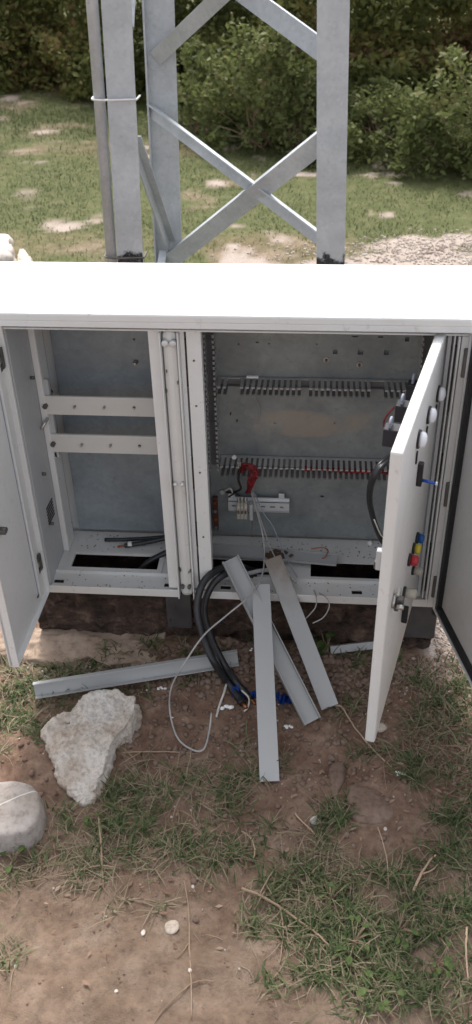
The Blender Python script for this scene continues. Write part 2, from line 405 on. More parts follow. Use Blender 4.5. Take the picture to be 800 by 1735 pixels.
# cover masks: R = grass, G = pale bare dirt, B = gravel
def masks(x, y):
    n1 = fbm(x*1.1+40, y*1.1, 4); n2 = fbm(x*5, y*5+20, 4)
    far = np.clip((y-2.3)/.5, 0, 1)
    grass = far*np.clip(1.0-1.3*np.clip(n1-.2, 0, 1), 0, 1)
    pale = np.zeros_like(x)
    def pp(px, py, rx, ry, a=1.0):
        nonlocal pale
        c = oz(px, py, 0); pale = np.maximum(pale, a*blob(x, y, c.x, c.y, rx, ry))
    pp(150, 420, .32, .30, 1.15); pp(60, 215, 1.2, .45, .85); pp(70, 250, .35, .25, .9); pp(120, 160, 1.2, .35, .75); pp(30, 180, .8, .3, .8)
    pp(340, 335, .30, .28, .95); pp(420, 300, .35, .25, .7); pp(330, 400, .3, .2, .8); pp(450, 430, .45, .22, 1.15); pp(500, 410, .2, .25, .9); pp(620, 400, .5, .14, .5)
    gravel = np.clip(1.5*blob(x, y, .80, 4.38, .75, .2), 0, 1)+np.clip(1.2*blob(x, y, .1, 4.2, .5, .12), 0, 1)
    pale = np.clip((pale-.6+n2*.9)*1.0, 0, .5)*far
    gravel = np.clip((gravel-.5+n2*1.6)*2.2, 0, .85)*far
    gr2 = blob(x, y, .36, 1.66, .13, .17)*1.4+blob(x, y, .47, 1.45, .10, .12)*.5
    gravel = np.maximum(gravel, np.clip((gr2-.45+n2*.5)*3, 0, 1))
    grass = grass*(1-pale)*(1-gravel)
    # near field greenish litter is handled by blades
    return grass, pale, gravel
R_, G_, B_ = masks(GX, GY)
nx, ny = len(gx), len(gy)
idx = np.arange(nx*ny).reshape(ny, nx)
F = np.stack([idx[:-1, :-1], idx[:-1, 1:], idx[1:, 1:], idx[1:, :-1]], -1).reshape(-1, 4)
gm, nt, b = nodes('soil and turf')
def build_ground_material():
    a = nt.nodes.new('ShaderNodeAttribute'); a.attribute_name = 'tint'
    sep = nt.nodes.new('ShaderNodeSeparateColor'); nt.links.new(a.outputs['Color'], sep.inputs[0])
    n1 = noise_tex(nt, 3.2, 5, .6); n2 = noise_tex(nt, 15, 6, .65, dist=.3); n3 = noise_tex(nt, 75, 6, .7); n4 = noise_tex(nt, 330, 4, .7)
    soil = ramp(nt, n2.outputs[0], [(.28, (.135, .078, .055)), (.48, (.215, .135, .096)), (.62, (.29, .196, .143)), (.78, (.35, .258, .197))]).outputs[0]
    dry = ramp(nt, n2.outputs[0], [(.3, (.155, .104, .073)), (.55, (.225, .160, .117)), (.8, (.305, .235, .182))]).outputs[0]
    # soil tone shifts to a lighter tan towards the viewer
    tc = nt.nodes.new('ShaderNodeTexCoord'); sx = nt.nodes.new('ShaderNodeSeparateXYZ'); nt.links.new(tc.outputs['Object'], sx.inputs[0])
    mr = nt.nodes.new('ShaderNodeMapRange'); nt.links.new(sx.outputs[1], mr.inputs[0]); mr.inputs[1].default_value = 1.25; mr.inputs[2].default_value = .85
    ad = nt.nodes.new('ShaderNodeMath'); ad.operation = 'MULTIPLY_ADD'; nt.links.new(n1.outputs[0], ad.inputs[0]); ad.inputs[1].default_value = 1.6; ad.inputs[2].default_value = -.8
    a2 = nt.nodes.new('ShaderNodeMath'); a2.use_clamp = True; nt.links.new(mr.outputs[0], a2.inputs[0]); nt.links.new(ad.outputs[0], a2.inputs[1])
    soil = mixc(nt, a2.outputs[0], soil, dry)
    sp = ramp(nt, n3.outputs[0], [(.3, (.62,)*3), (.5, (1,)*3), (.75, (1.18,)*3)]).outputs[0]
    soil = mixc(nt, .75, soil, sp, 'MULTIPLY')
    turf = ramp(nt, n2.outputs[0], [(.25, (.065, .076, .028)), (.5, (.10, .11, .044)), (.75, (.155, .142, .073))]).outputs[0]
    turf = mixc(nt, .6, turf, sp, 'MULTIPLY')
    pale = ramp(nt, n2.outputs[0], [(.3, (.21, .16, .115)), (.7, (.32, .255, .195))]).outputs[0]
    pale = mixc(nt, .6, pale, sp, 'MULTIPLY')
    gsp = ramp(nt, n4.outputs[0], [(.35, (.26, .21, .18)), (.55, (.45, .385, .34)), (.7, (.62, .56, .51))]).outputs[0]
    c = mixc(nt, sep.outputs[0], soil, turf); c = mixc(nt, sep.outputs[1], c, pale); c = mixc(nt, sep.outputs[2], c, gsp)
    nt.links.new(c, b.inputs['Base Color']); setin(b, Roughness=.95)
    b.inputs['Specular IOR Level'].default_value = .2
    mm = nt.nodes.new('ShaderNodeMath'); mm.operation = 'MULTIPLY_ADD'; nt.links.new(n4.outputs[0], mm.inputs[0]); mm.inputs[1].default_value = .4; nt.links.new(n3.outputs[0], mm.inputs[2])
    bump(nt, b, mm.outputs[0], .8, .006)
build_ground_material()
tint = np.stack([R_.ravel(), G_.ravel(), B_.ravel(), np.ones(nx*ny)], 1)
ground = raw_mesh('ground', np.stack([GX.ravel(), GY.ravel(), GZ.ravel()], 1), F, 4, gm, tint=tint, smooth=True)
tag(ground, 'reddish brown bare soil turning to green turf behind the cabinet', 'ground', kind='structure')

# ------------------------------------------------------------------ leaves and blades
def leaf_cloud(C, size, aspect=.5, flat=.0, droop=0.0):
    """diamond leaves (4 verts, 2 tris) around centres C"""
    n = len(C); d = rng.normal(size=(n, 3)); d[:, 2] = d[:, 2]*.7-droop; d /= np.linalg.norm(d, axis=1)[:, None]
    e = rng.normal(size=(n, 3)); e[:, 2] *= (1-flat); e -= d*(e*d).sum(1)[:, None]; e /= np.linalg.norm(e, axis=1)[:, None]
    nn = np.cross(d, e); s = (size*rng.uniform(.6, 1.35, n))[:, None]
    V = np.empty((n, 4, 3)); V[:, 0] = C-d*s*.5; V[:, 1] = C+e*s*aspect*.5+nn*s*.08; V[:, 2] = C+d*s*.5; V[:, 3] = C-e*s*aspect*.5+nn*s*.08
    i = np.arange(n)*4
    Fc = np.concatenate([np.stack([i, i+1, i+2], 1), np.stack([i, i+2, i+3], 1)])
    return V.reshape(-1, 3), Fc
def blades(P, L, W, lean, tintv, seg=3, curl=1.0):
    """bent grass blades rooted at P; lean = start angle off the vertical"""
    n = len(P); az = rng.uniform(0, 2*pi, n); th = lean; rows = [];
    side = np.stack([-np.sin(az), np.cos(az), np.zeros(n)], 1); p = P.copy(); ang = th.copy()
    wid = [1, .9, .6, 0]
    tw = rng.normal(0, .35, n)
    for k in range(seg+1):
        w = (W*(1-(k/seg)**2))[:, None]*.5
        rows.append(p-side*w); rows.append(p+side*w)
        dd = np.stack([np.cos(az)*np.sin(ang), np.sin(az)*np.sin(ang), np.cos(ang)], 1)
        p = p+dd*(L/seg)[:, None]; ang = ang+curl*rng.uniform(.15, .75, n); az = az+tw*.5
    V = np.stack(rows, 1); m = 2*(seg+1); i = np.arange(n)*m
    Q = [np.stack([i+2*k, i+2*k+1, i+2*k+3, i+2*k+2], 1) for k in range(seg)]
    return V.reshape(-1, 3), np.concatenate(Q), np.repeat(tintv, m)

# near grass patches: (px, py, rx, ry, density, greenness)
def near_grass():
    patches = [(55, 1175, .13, .10, 700, .85), (10, 1200, .10, .08, 300, .85), (190, 1110, .13, .045, 520, .8), (280, 1085, .07, .04, 200, .75), (120, 1140, .1, .05, 300, .7),
               (190, 1370, .10, .07, 560, .85), (250, 1330, .09, .06, 300, .75), (300, 1330, .12, .06, 260, .35), (260, 1430, .12, .06, 330, .55), (130, 1440, .10, .05, 220, .35), (60, 1460, .10, .04, 200, .3),
               (390, 1330, .06, .08, 330, .6), (370, 1430, .07, .06, 330, .55), (440, 1290, .05, .05, 120, .5), (590, 1385, .06, .04, 260, .9), (640, 1260, .07, .06, 120, .4),
               (520, 1480, .10, .06, 600, .7), (580, 1560, .11, .08, 1100, .8), (640, 1610, .13, .08, 1000, .85), (700, 1480, .10, .08, 550, .65), (480, 1560, .08, .05, 230, .5), (700, 1660, .12, .06, 520, .8), (560, 1650, .08, .05, 300, .75),
               (780, 1400, .07, .12, 700, .8), (770, 1560, .07, .1, 560, .8), (760, 1180, .08, .10, 650, .85), (720, 1230, .08, .09, 420, .3), (700, 1150, .05, .05, 160, .35), (790, 1290, .06, .08, 300, .3), (690, 1310, .04, .03, 160, .7),
               (600, 1115, .10, .03, 240, .85), (540, 1095, .05, .03, 130, .8), (360, 1130, .05, .04, 190, .75), (420, 1115, .04, .03, 90, .7), (600, 1180, .06, .07, 120, .5), (590, 1440, .12, .05, 200, .3),
               (30, 1130, .06, .05, 160, .3), (240, 1165, .1, .03, 80, .5), (200, 1270, .1, .05, 50, .4), (480, 1370, .1, .05, 40, .3), (300, 1500, .25, .05, 90, .3), (160, 1500, .12, .05, 60, .3),
               (-120, 1300, .2, .3, 600, .7), (960, 1350, .2, .3, 900, .7), (950, 1650, .2, .15, 500, .7), (-150, 1600, .2, .15, 300, .6)]
    PP = []; LL = []; TT = []; LE = []; WW = []
    for px, py, rx, ry, n, gr in patches:
        c = oz(px, py, 0); n = int(n*.82); gr = gr*.80
        nc = max(3, n//22); cc = np.stack([rng.normal(c.x, rx*.56, nc), rng.normal(c.y, ry*.56, nc)], 1)
        k = rng.integers(0, nc, n); sp = .011
        x = cc[k, 0]+rng.normal(0, sp, n); y = cc[k, 1]+rng.normal(0, sp, n)
        green = rng.random(n) < gr
        t = np.where(green, rng.uniform(0, .62, n), rng.uniform(.62, 1, n))
        PP.append(np.stack([x, y, gz(x, y)-.002], 1)); TT.append(t)
        LL.append(np.where(green, rng.uniform(.018, .052, n), rng.uniform(.03, .075, n)))
        WW.append(np.where(green, rng.uniform(.0020, .0042, n), rng.uniform(.0012, .0026, n)))
        LE.append(np.where(green, rng.uniform(.15, 1.15, n), rng.uniform(.7, 1.45, n)))
    # thin litter everywhere in view
    n = 1100; x = rng.uniform(-.9, .8, n); y = rng.uniform(.65, 1.58, n); keep = fbm(x*4+9, y*4, 3) > .02; x = x[keep]; y = y[keep]; n = len(x)
    PP.append(np.stack([x, y, gz(x, y)+.0005], 1)); TT.append(rng.uniform(.55, 1, n)); LL.append(rng.uniform(.012, .05, n)); WW.append(rng.uniform(.0008, .0018, n)); LE.append(rng.uniform(1.1, 1.5, n))
    P = np.concatenate(PP); L = np.concatenate(LL); T = np.concatenate(TT); E_ = np.concatenate(LE); W = np.concatenate(WW)
    inside = (P[:, 1] > 1.60) & (P[:, 0] > -.66) & (P[:, 0] < .31)
    P, L, T, E_, W = P[~inside], L[~inside], T[~inside], E_[~inside], W[~inside]
    V, Q, tv = blades(P, L, W, E_, T, 3, 1.0)
    V[:, 2] = np.maximum(V[:, 2], gz(V[:, 0], V[:, 1])+.0008)
    o = raw_mesh('grass', V, Q, 4, GRASSN, tint=tv)
    tag(o, 'tufts of green and straw coloured creeping grass on the bare soil in front of the cabinet', 'grass', kind='stuff')
near_grass()

def leaf_litter():
    C = []
    for px, py, rx, ry, n in ((760, 1230, .05, .05, 260), (725, 1180, .04, .05, 170), (790, 1330, .03, .06, 200), (700, 1290, .05, .05, 60), (640, 1330, .1, .08, 60), (300, 1420, .2, .12, 130), (600, 1500, .2, .15, 150), (150, 1450, .12, .06, 60)):
        c = oz(px, py, 0); C.append(np.stack([rng.normal(c.x, rx, n), rng.normal(c.y, ry, n)], 1))
    C = np.concatenate(C); z = gz(C[:, 0], C[:, 1])+.003+rng.random(len(C))*.004
    V, Fc = leaf_cloud(np.stack([C[:, 0], C[:, 1], z], 1), .014, .45); 
    zc = np.repeat(z, 4); V[:, 2] = zc+(V[:, 2]-zc)*.35; V[:, 2] = np.maximum(V[:, 2], gz(V[:, 0], V[:, 1])+.001)
    o = raw_mesh('leaf_litter', V, Fc, 3, foliage('dead leaves', [(0, (.14, .075, .05)), (.5, (.26, .16, .11)), (1, (.36, .26, .19))], .1), tint=np.repeat(rng.random(len(C)), 4))
    tag(o, 'dead brown leaves and scraps among the grass at the right and below', 'leaf litter', kind='stuff')
leaf_litter()

def field_grass():
    n = 300000; x = rng.uniform(-3.9, 2.7, n); y = 2.1+rng.random(n)**1.15*7.0
    R, G, B = masks(x, y); lim = (R*(1-.97*G)*(1-.97*B)); keep = rng.random(n) < lim*np.clip(.75+fbm(x*2.5, y*2.5, 3)*1.2, .1, 1)
    x = x[keep]; y = y[keep]; n = len(x); tone = np.clip(.42+fbm(x*1.4+7, y*1.4, 3)*.7+rng.normal(0, .17, n), 0, 1)
    P = np.stack([x, y, gz(x, y)-.003], 1)
    V, Q, tv = blades(P, rng.uniform(.012, .034, n)*(1+.8*(y > 6.2)), rng.uniform(.002, .0048, n), rng.uniform(.3, 1.4, n), tone, 2, .8)
    o = raw_mesh('turf', V, Q, 4, GRASSF, tint=tv)
    tag(o, 'short green field grass around bare sandy patches beyond the tower', 'grass', kind='stuff')
field_grass()

def gravel(name, cx, cy, rx, ry, n, s0, s1, label, mat=None):
    mat = mat or GRAVM
    V = []; Fs = []
    ico = bmesh.new(); bmesh.ops.create_icosphere(ico, subdivisions=1, radius=1); bv = np.array([v.co[:] for v in ico.verts]); bf = np.array([[v.index for v in f.verts] for f in ico.faces]); ico.free()
    x = rng.normal(cx, rx, n); y = rng.normal(cy, ry, n); s = rng.uniform(s0, s1, n)
    z = gz(x, y)
    inside = (y > 1.58) & (y < 1.95) & (x < .31) & (x > -.7); 
    for i in range(n):
        if inside[i]: continue
        v = bv*(1+rng.uniform(-.22, .22, (len(bv), 1)))*np.array([1, rng.uniform(.6, 1), rng.uniform(.45, .8)])*s[i]
        a = rng.uniform(0, 6.28); c, d = cos(a), sin(a); v = v @ np.array([[c, d, 0], [-d, c, 0], [0, 0, 1]])
        Fs.append(bf+len(V)*len(bv)); V.append(v+[x[i], y[i], z[i]+s[i]*.2])
    o = raw_mesh(name, np.concatenate(V), np.concatenate(Fs), 3, mat, smooth=False)
    tag(o, label, 'gravel', kind='stuff')
gravel('gravel', .85, 4.38, .50, .13, 2600, .003, .010, 'pale gravel heaped in a low bank behind the tower on the right')
gravel('gravel', .345, 1.60, .045, .075, 2600, .0015, .006, 'pale crushed stone beside the right end of the plinth')
gravel('gravel', -.15, 1.20, .45, .25, 260, .0012, .0036, 'tiny stone crumbs scattered over the bare soil', GRAVM)
CLOD = rockmat('soil clod', (.15, .095, .070), (.21, .142, .108), (.27, .20, .155), 30, .5)
gravel('soil_clods', -.1, 1.12, .40, .24, 1800, .0006, .0030, 'small crumbs of dry soil spread over the foreground', CLOD)
gravel('gravel', -.60, 1.575, .09, .035, 500, .001, .007, 'tan rubble on the ledge below the left door', GRAVM)
gravel('soil_clods', -.08, 1.55, .28, .045, 1500, .002, .012, 'rubble of reddish soil lumps banked against the plinth', CLOD)
gravel('soil_clods', -.12, 1.40, .34, .15, 1100, .002, .009, 'loose crumbs of reddish soil in front of the plinth', CLOD)

# thicket (one mass) and the single shrubs in front of it
def clumps(box, n, per, rad, dens=1.0):
    C = []
    (x0, x1), (y0, y1), (z0, z1) = box
    cx = rng.uniform(x0, x1, n); cy = rng.uniform(y0, y1, n); cz = z0+(z1-z0)*rng.random(n)**1.2
    for i in range(n):
        r = rad*rng.uniform(.6, 1.5); m = int(per*rng.uniform(.5, 1.4))
        d = rng.normal(size=(m, 3)); d /= np.linalg.norm(d, axis=1)[:, None]; rr = r*rng.random(m)**.4
        C.append(np.array([cx[i], cy[i]+.0*cx[i], cz[i]])+d*rr[:, None]*[1, 1, .8])
    return np.concatenate(C)
def thicket():
    C = clumps(((-6.2, 5.2), (0, 1.9), (.02, 2.3)), 1500, 62, .2)
    low = clumps(((-6.2, 5.2), (-.12, .35), (-.02, .9)), 1100, 62, .15)
    low2 = clumps(((-6.2, 5.2), (-.5, .05), (-.02, .42)), 1500, 40, .12)
    back = clumps(((-6.4, 5.4), (1.6, 2.7), (-.02, 2.4)), 1500, 70, .22)
    C = np.concatenate([C, low, low2, back])
    front = 8.6-.34*np.clip(C[:, 0]+2.6, 0, 9)*1.0+.35*fbm(C[:, 0]*.9, C[:, 0]*0+3, 3)*2
    C[:, 1] += np.maximum(front, 6.0); C[:, 2] += gz(C[:, 0], C[:, 1])
    C = C[C[:, 2] > -.05]
    V, Fc = leaf_cloud(C, .058, .55, droop=.15)
    t = np.clip(.42+fbm(C[:, 0]*1.3, C[:, 2]*1.6+C[:, 1], 3)*.9+rng.normal(0, .16, len(C)), 0, 1)
    t = np.clip(t+.16*(C[:, 2] < .45)-.16*((C[:, 0] > .1) & (C[:, 2] > .55)), 0, 1)  # hedge shade put into the leaf tint: darker upper right, lighter foot
    T = np.repeat(t, 4)
    o = raw_mesh('thicket', V, Fc, 3, LEAFD, tint=T)
    tag(o, 'dense dark green scrub closing off the field behind the tower', 'thicket', kind='stuff')
thicket()
def shrub(px, py, w, h, n, mat, label, leaf=.045, dy=.3, seed=0, group=None):
    c = og(px, py); e = empty('shrub', c); nc = max(14, int(n/70)); C = []
    st = MB()
    for i in range(nc):
        a = rng.uniform(0, 2*pi); q = rng.random()**.5; hx = c.x+w*.5*q*cos(a); hy = c.y+.15+dy*q*sin(a); hz = c.z+h*(.12+.85*rng.random())*(1-.45*q*q)
        r = rng.uniform(.5, 1.2)*.11; m = n//nc
        d = rng.normal(size=(m, 3)); d /= np.linalg.norm(d, axis=1)[:, None]
        C.append(np.array([hx, hy, hz])+d*(r*rng.random(m)**.5)[:, None])
        if i % 2 == 0:
            b0 = Vector((c.x+rng.normal(0, w*.1), c.y+.15+rng.normal(0, .05), c.z-.02)); tip = Vector((hx, hy, hz+.05))
            st.tube([b0, b0.lerp(tip, .5)+Vector((rng.normal(0, .03), rng.normal(0, .03), .04)), tip], (.006, .0018), None, 5, 3)
    C = np.concatenate(C); C = C[C[:, 2] > c.z-.01]; V, Fc = leaf_cloud(C, leaf, .5, droop=.1)
    t = np.clip(.45+fbm(C[:, 0]*3, C[:, 2]*3+C[:, 1]*2, 3)*.8+rng.normal(0, .17, len(C)), 0, 1)
    me = raw_mesh('foliage', V-np.array(c[:]), Fc, 3, mat, parent=e, tint=np.repeat(t, 4))
    WORLD[e.name] = c; st.build('stems', TWIG, e)
    tag(e, label, 'shrub', group or 'shrubs at the edge of the field')
shrub(345, 235, .75, .62, 2600, LEAFM, 'leafy mid green shrub behind the upper diagonal brace, near the middle tower leg')
shrub(430, 258, .85, .78, 3600, LEAFM, 'largest mid green shrub in the middle, seen between the crossed braces')
shrub(505, 262, .6, .6, 2400, LEAFM, 'rounded green shrub just left of the right tower leg')
shrub(640, 268, .55, .42, 1800, LEAFM, 'low green shrub just right of the right tower leg')
shrub(655, 250, .32, .34, 700, LEAFR, 'dry rusty brown shrub among the green ones right of the tower', .04)
shrub(725, 292, .6, .52, 2600, LEAFM, 'bright green shrub with a bare pale stalk in front of it')
shrub(800, 300, .7, .70, 2800, LEAFM, 'taller bushy green shrub at the right edge of the photo')
shrub(560, 285, .4, .28, 900, LEAFM, 'small low weed-like shrub directly behind the right tower leg')
s = MB(); p = og(692, 262); s.tube([p, p+Vector((-.03, 0, .14)), p+Vector((-.09, .02, .26)), p+Vector((-.10, .0, .40))], (.006, .002), None, 6, 4); s.build('dry_stalk', ROOT)
tag(bpy.data.objects['dry_stalk'], 'bare pale dry stalk leaning left before the green shrubs on the right', 'stalk')

# ------------------------------------------------------------------ rocks
def rock(name, outline, T, mat, label, cat, z0, namp=.12, nf=14, smooth=True, rings=26, seg=96, p=2.4, sink=.25, group=None, fine=.0, angular=0.0, tilt=(0, 0)):
    """stone with an irregular plan outline (world xy points), thickness T, lying on the terrain"""
    c = sum((Vector((q.x, q.y, 0)) for q in outline), Vector())/len(outline)
    poly = [Vector((q.x-c.x, q.y-c.y)) for q in outline]
    m = len(poly); dens = []
    for i in range(m):    # closed spline
        P0, P1, P2, P3 = (poly[(i+k-1) % m] for k in range(4))
        for k in range(12):
            t = k/12; dens.append((.5*((2*P1)+(P2-P0)*t+(2*P0-5*P1+4*P2-P3)*t*t+(3*P1-P0-3*P2+P3)*t**3)).lerp(P1.lerp(P2, t), angular))
    L = len(dens); ring = [dens[int(i*L/seg) % L] for i in range(seg)]
    bm = bmesh.new(); size = sum(q.length for q in ring)/seg
    rows = []; zc = gz1(c.x, c.y)+z0
    for j in range(1, rings):
        f = j/rings; s_ = sin(pi*f); h = cos(pi*f)
        s_ = abs(s_)**(2/p); h = (1 if h > 0 else -1)*abs(h)**(2/p)*(1 if h > 0 else .6)
        rows.append([Vector((q.x*s_, q.y*s_, h*T*.5)) for q in ring])
    def disp(v):
        n = v.normalized() if v.length > 1e-6 else Vector((0, 0, 1))
        a = mnoise.fractal((v+c)*nf, .9, 2.1, 5)*namp*size
        b_ = mnoise.ridged_multi_fractal((v+c)*nf*2.5, 1.0, 2.0, 5, 1.0, 2.0)*fine*size if fine else 0
        v = v+Vector((0, 0, (v.x*tilt[0]+v.y*tilt[1])*(1 if v.z > 0 else 0)))
        if angular:     # chipped facets
            d_, pts_ = mnoise.voronoi((v+c)*22); a += (pts_[0]-(v+c)*22).dot(n)*.055*size*angular
        return v+n*(a-b_*.5)
    V = [[bm.verts.new(disp(v)) for v in r] for r in rows]
    t_ = bm.verts.new(disp(Vector((0, 0, T*.5)))); b_ = bm.verts.new(disp(Vector((0, 0, -T*.3))))
    for i in range(seg):
        bm.faces.new((t_, V[0][i], V[0][(i+1) % seg])); bm.faces.new((b_, V[-1][(i+1) % seg], V[-1][i]))
        for a, bb in zip(V, V[1:]): bm.faces.new((a[i], bb[i], bb[(i+1) % seg], a[(i+1) % seg]))
    for f in bm.faces: f.smooth = smooth
    bmesh.ops.recalc_face_normals(bm, faces=bm.faces)
    me = bpy.data.meshes.new(name); bm.to_mesh(me); bm.free(); me.materials.append(mat)
    o = bpy.data.objects.new(name, me); COL.objects.link(o); o.location = (c.x, c.y, zc+T*.5*(1-sink))
    tag(o, label, cat, group); return o
def hewn(name, outline, T, mat, label, cat, z0=-.01, vox=.0032, smooth=4, f1=14, a1=.010, fac=.010, ff=26, a2=.0022, tilt=(0, 0), group=None):
    """broken stone: prism with the given plan, remeshed and chipped"""
    c = sum((Vector((q.x, q.y, 0)) for q in outline), Vector())/len(outline); n = len(outline)
    bm = bmesh.new(); lo = [bm.verts.new((q.x-c.x, q.y-c.y, -T*.35)) for q in outline]
    hi = [bm.verts.new(((q.x-c.x)*.93, (q.y-c.y)*.93, T*.65+(q.x-c.x)*tilt[0]+(q.y-c.y)*tilt[1])) for q in outline]
    mid = [bm.verts.new(((q.x-c.x)*1.01, (q.y-c.y)*1.01, T*.15)) for q in outline]
    bm.faces.new(lo[::-1]); bm.faces.new(hi)
    for a, b_ in ((lo, mid), (mid, hi)):
        for i in range(n): bm.faces.new((a[i], a[(i+1) % n], b_[(i+1) % n], b_[i]))
    bmesh.ops.recalc_face_normals(bm, faces=bm.faces); me = bpy.data.meshes.new(name); bm.to_mesh(me); bm.free()
    o = bpy.data.objects.new(name, me); COL.objects.link(o); md = o.modifiers.new('r', 'REMESH'); md.mode = 'VOXEL'; md.voxel_size = vox
    m2 = bpy.data.meshes.new_from_object(o.evaluated_get(bpy.context.evaluated_depsgraph_get())); o.modifiers.clear(); o.data = m2; bpy.data.meshes.remove(me)
    bm = bmesh.new(); bm.from_mesh(m2)
    for _ in range(smooth): bmesh.ops.smooth_vert(bm, verts=bm.verts, factor=.5, use_axis_x=True, use_axis_y=True, use_axis_z=True)
    bm.normal_update(); off = []
    for v in bm.verts:
        q = v.co+c; d_, _p = mnoise.voronoi(q*ff); off.append(mnoise.fractal(q*f1, 1, 2, 3)*a1+(d_[1]-d_[0]-.25)*fac*.6+mnoise.fractal(q*95, .8, 2, 4)*a2)
    for v, a in zip(bm.verts, off): v.co += v.normal*a
    for f in bm.faces: f.smooth = True
    bm.to_mesh(m2); bm.free(); m2.materials.clear(); m2.materials.append(mat); m2.name = name
    o.location = (c.x, c.y, gz1(c.x, c.y)+z0+T*.35); tag(o, label, cat, group); return o
def outl(pts, z): return [oz(x, y, z) for x, y in pts]
hewn('limestone_chunk', outl([(112, 1194), (140, 1174), (172, 1168), (212, 1166), (236, 1180), (236, 1202), (220, 1228), (198, 1246), (184, 1272), (176, 1302), (163, 1334), (138, 1341), (110, 1328), (100, 1300), (84, 1276), (70, 1252), (70, 1226), (86, 1206)], .028),
     .052, LIME, 'large jagged chunk of pale limestone below the left end of the long trunking', 'stone', -.004, .0028, 2, 15, .012, .018, 19, .0036, tilt=(.08, .08))
BO = outl([(-90, 1338), (-20, 1326), (22, 1322), (54, 1327), (69, 1344), (73, 1370), (66, 1398), (46, 1414), (6, 1422), (-60, 1430), (-100, 1390)], .03)
hewn('boulder', BO, .060, BOULD, 'smooth blocky grey boulder with a thin white vein at the left edge', 'boulder', -.008, .0035, 26, 6, .006, 0, 20, .0006)
def pebble(px, py, r, label, mat=PEBB, el=1.3, rot=.5, group=None, cat='pebble', name='pebble', h=.6):
    c = og(px, py); pts = []
    for k in range(8):
        a = 2*pi*k/8; rr = r*random.uniform(.88, 1.1); q = Vector((cos(a)*rr*el, sin(a)*rr, 0)); q.rotate(Matrix.Rotation(rot, 3, 'Z')); pts.append(c+q)
    return rock(name, pts, r*2*h, mat, label, cat, 0, .06, 30, True, 12, 28, 2.2, .35, group)
pebble(292, 1573, .0135, 'flat oval beige pebble on the bare soil at the bottom, left of the long twig', PEBB, 1.15, 1.1, h=.35)
pebble(243, 1581, .0042, 'tiny white oval pebble left of the flat beige pebble', PALER, 1.5, 1.5)
pebble(645, 1236, .012, 'round cream stone beside the bottom corner of the lamp door', PEBB, 1.1, .6, h=.8)
pebble(92, 1112, .015, 'pale tan stone on the lit pad below the left door', PEBB, 1.5, 0, h=.5)
pebble(220, 1248, .016, 'dull pinkish flat stone half sunk in soil right of the limestone chunk', CLOD, 1.5, .2, h=.35)
pebble(222, 1222, .011, 'small brown stone against the right flank of the limestone chunk', CLOD, 1.3, 1)
pebble(535, 1392, .010, 'small grey green stone in the soil left of the grass tuft', BOULD, 1.3, .2)
for x_, y_, r_ in [(197, 1680, .003), (322, 1645, .0034), (27, 1638, .003), (327, 1503, .003), (653, 1405, .0035)]:
    pebble(x_, y_, r_, 'tiny pale pebble lying loose on the bare soil', PALER, 1.3, random.uniform(0, 3), 'tiny pale pebbles on the soil')
rock('slab_stone', outl([(590, 1330), (640, 1335), (672, 1352), (668, 1385), (630, 1395), (598, 1382)], .0), .03, CLOD, 'flat reddish slab of stone almost flush with the soil near the lower right', 'stone', -.012, .08, 9, True, 20, 60, 3, .3)
rock('slab_stone', outl([(560, 1290), (582, 1282), (585, 1310), (570, 1338), (558, 1318)], .0), .026, CLOD, 'narrow pinkish stone set in the soil right of the upright trunking cover', 'stone', -.010, .08, 9, True, 20, 60, 3, .3)
hewn('pale_boulder', outl([(-50, 450), (-40, 425), (-10, 412), (22, 418), (26, 440), (20, 462), (-20, 470)], .1), .20, PALER, 'big whitish rock at the left edge, just above the cabinet canopy', 'rock', -.03, .009, 2, 5, .03, .05, 9, .004)
hewn('pale_boulder', outl([(24, 445), (34, 430), (46, 432), (58, 446), (52, 462), (30, 464)], .06), .12, PALER, 'smaller pinkish white rock to the right of the big rock above the canopy', 'rock', -.02, .008, 2, 8, .02, .035, 14, .004)

# ------------------------------------------------------------------ plinth and pad
m = MB(); X0, X1, Y0, Y1 = -.655, .295, 1.632, 1.86
for a, b_ in (((X0, Y0, -.03), (X1, Y0+.03, .150)), ((X0, Y1-.03, -.03), (X1, Y1, .150)), ((X0, Y0+.03, -.03), (X0+.03, Y1-.03, .150)), ((X1-.03, Y0+.03, -.03), (X1, Y1-.03, .150))):
    m.box(a, b_, None, .002)
bmesh.ops.subdivide_edges(m.bm, edges=[e for e in m.bm.edges if e.calc_length() > .1], cuts=60, use_grid_fill=True)
for v in m.bm.verts:
    if v.co.y < Y0+.004: v.co.y -= abs(mnoise.fractal(Vector((v.co.x*30, v.co.z*34, 2)), 1, 2, 5))*.034
tag(m.build('plinth_wall', MUDC), 'low brown mud stained concrete plinth under the cabinet', 'plinth')
m = MB(); m.box((-.90, 1.535, -.06), (-.345, 1.631, .012), None, .004)
bmesh.ops.subdivide_edges(m.bm, edges=[e for e in m.bm.edges if e.calc_length() > .06], cuts=30, use_grid_fill=True)
for v in m.bm.verts:
    f_ = min(1, max(0, (1.60-v.co.y)/.08)); q = v.co*22
    v.co += Vector((mnoise.noise(q)*.2, mnoise.fractal(q, 1, 2, 4)*(.1+f_)*1.6, mnoise.fractal(q*1.6, 1, 2, 4)*.5-f_*1.0))*.016
tag(m.build('concrete_pad', PADC, smooth=True), 'rough tan concrete ledge below the left door of the cabinet', 'concrete pad')

# ------------------------------------------------------------------ cabinet
CB = empty('electrical_cabinet', (-.17, 1.72, .15)); WORLD[CB.name] = Vector((-.17, 1.72, .15))
tag(CB, 'white two bay outdoor electrical cabinet with its doors hanging open and wiring stripped out', 'electrical cabinet')
ZB, ZF, ZT = .156, .172, .846
YF, YP, YB = 1.600, 1.822, 1.838
# canopy
m = MB(); m.box((-.70, 1.578, .848), (.345, 1.850, .866), None, .004)
m.box((-.70, 1.5785, .838), (.345, 1.582, .850), None, .001)
m.build('canopy', WHITE, CB)
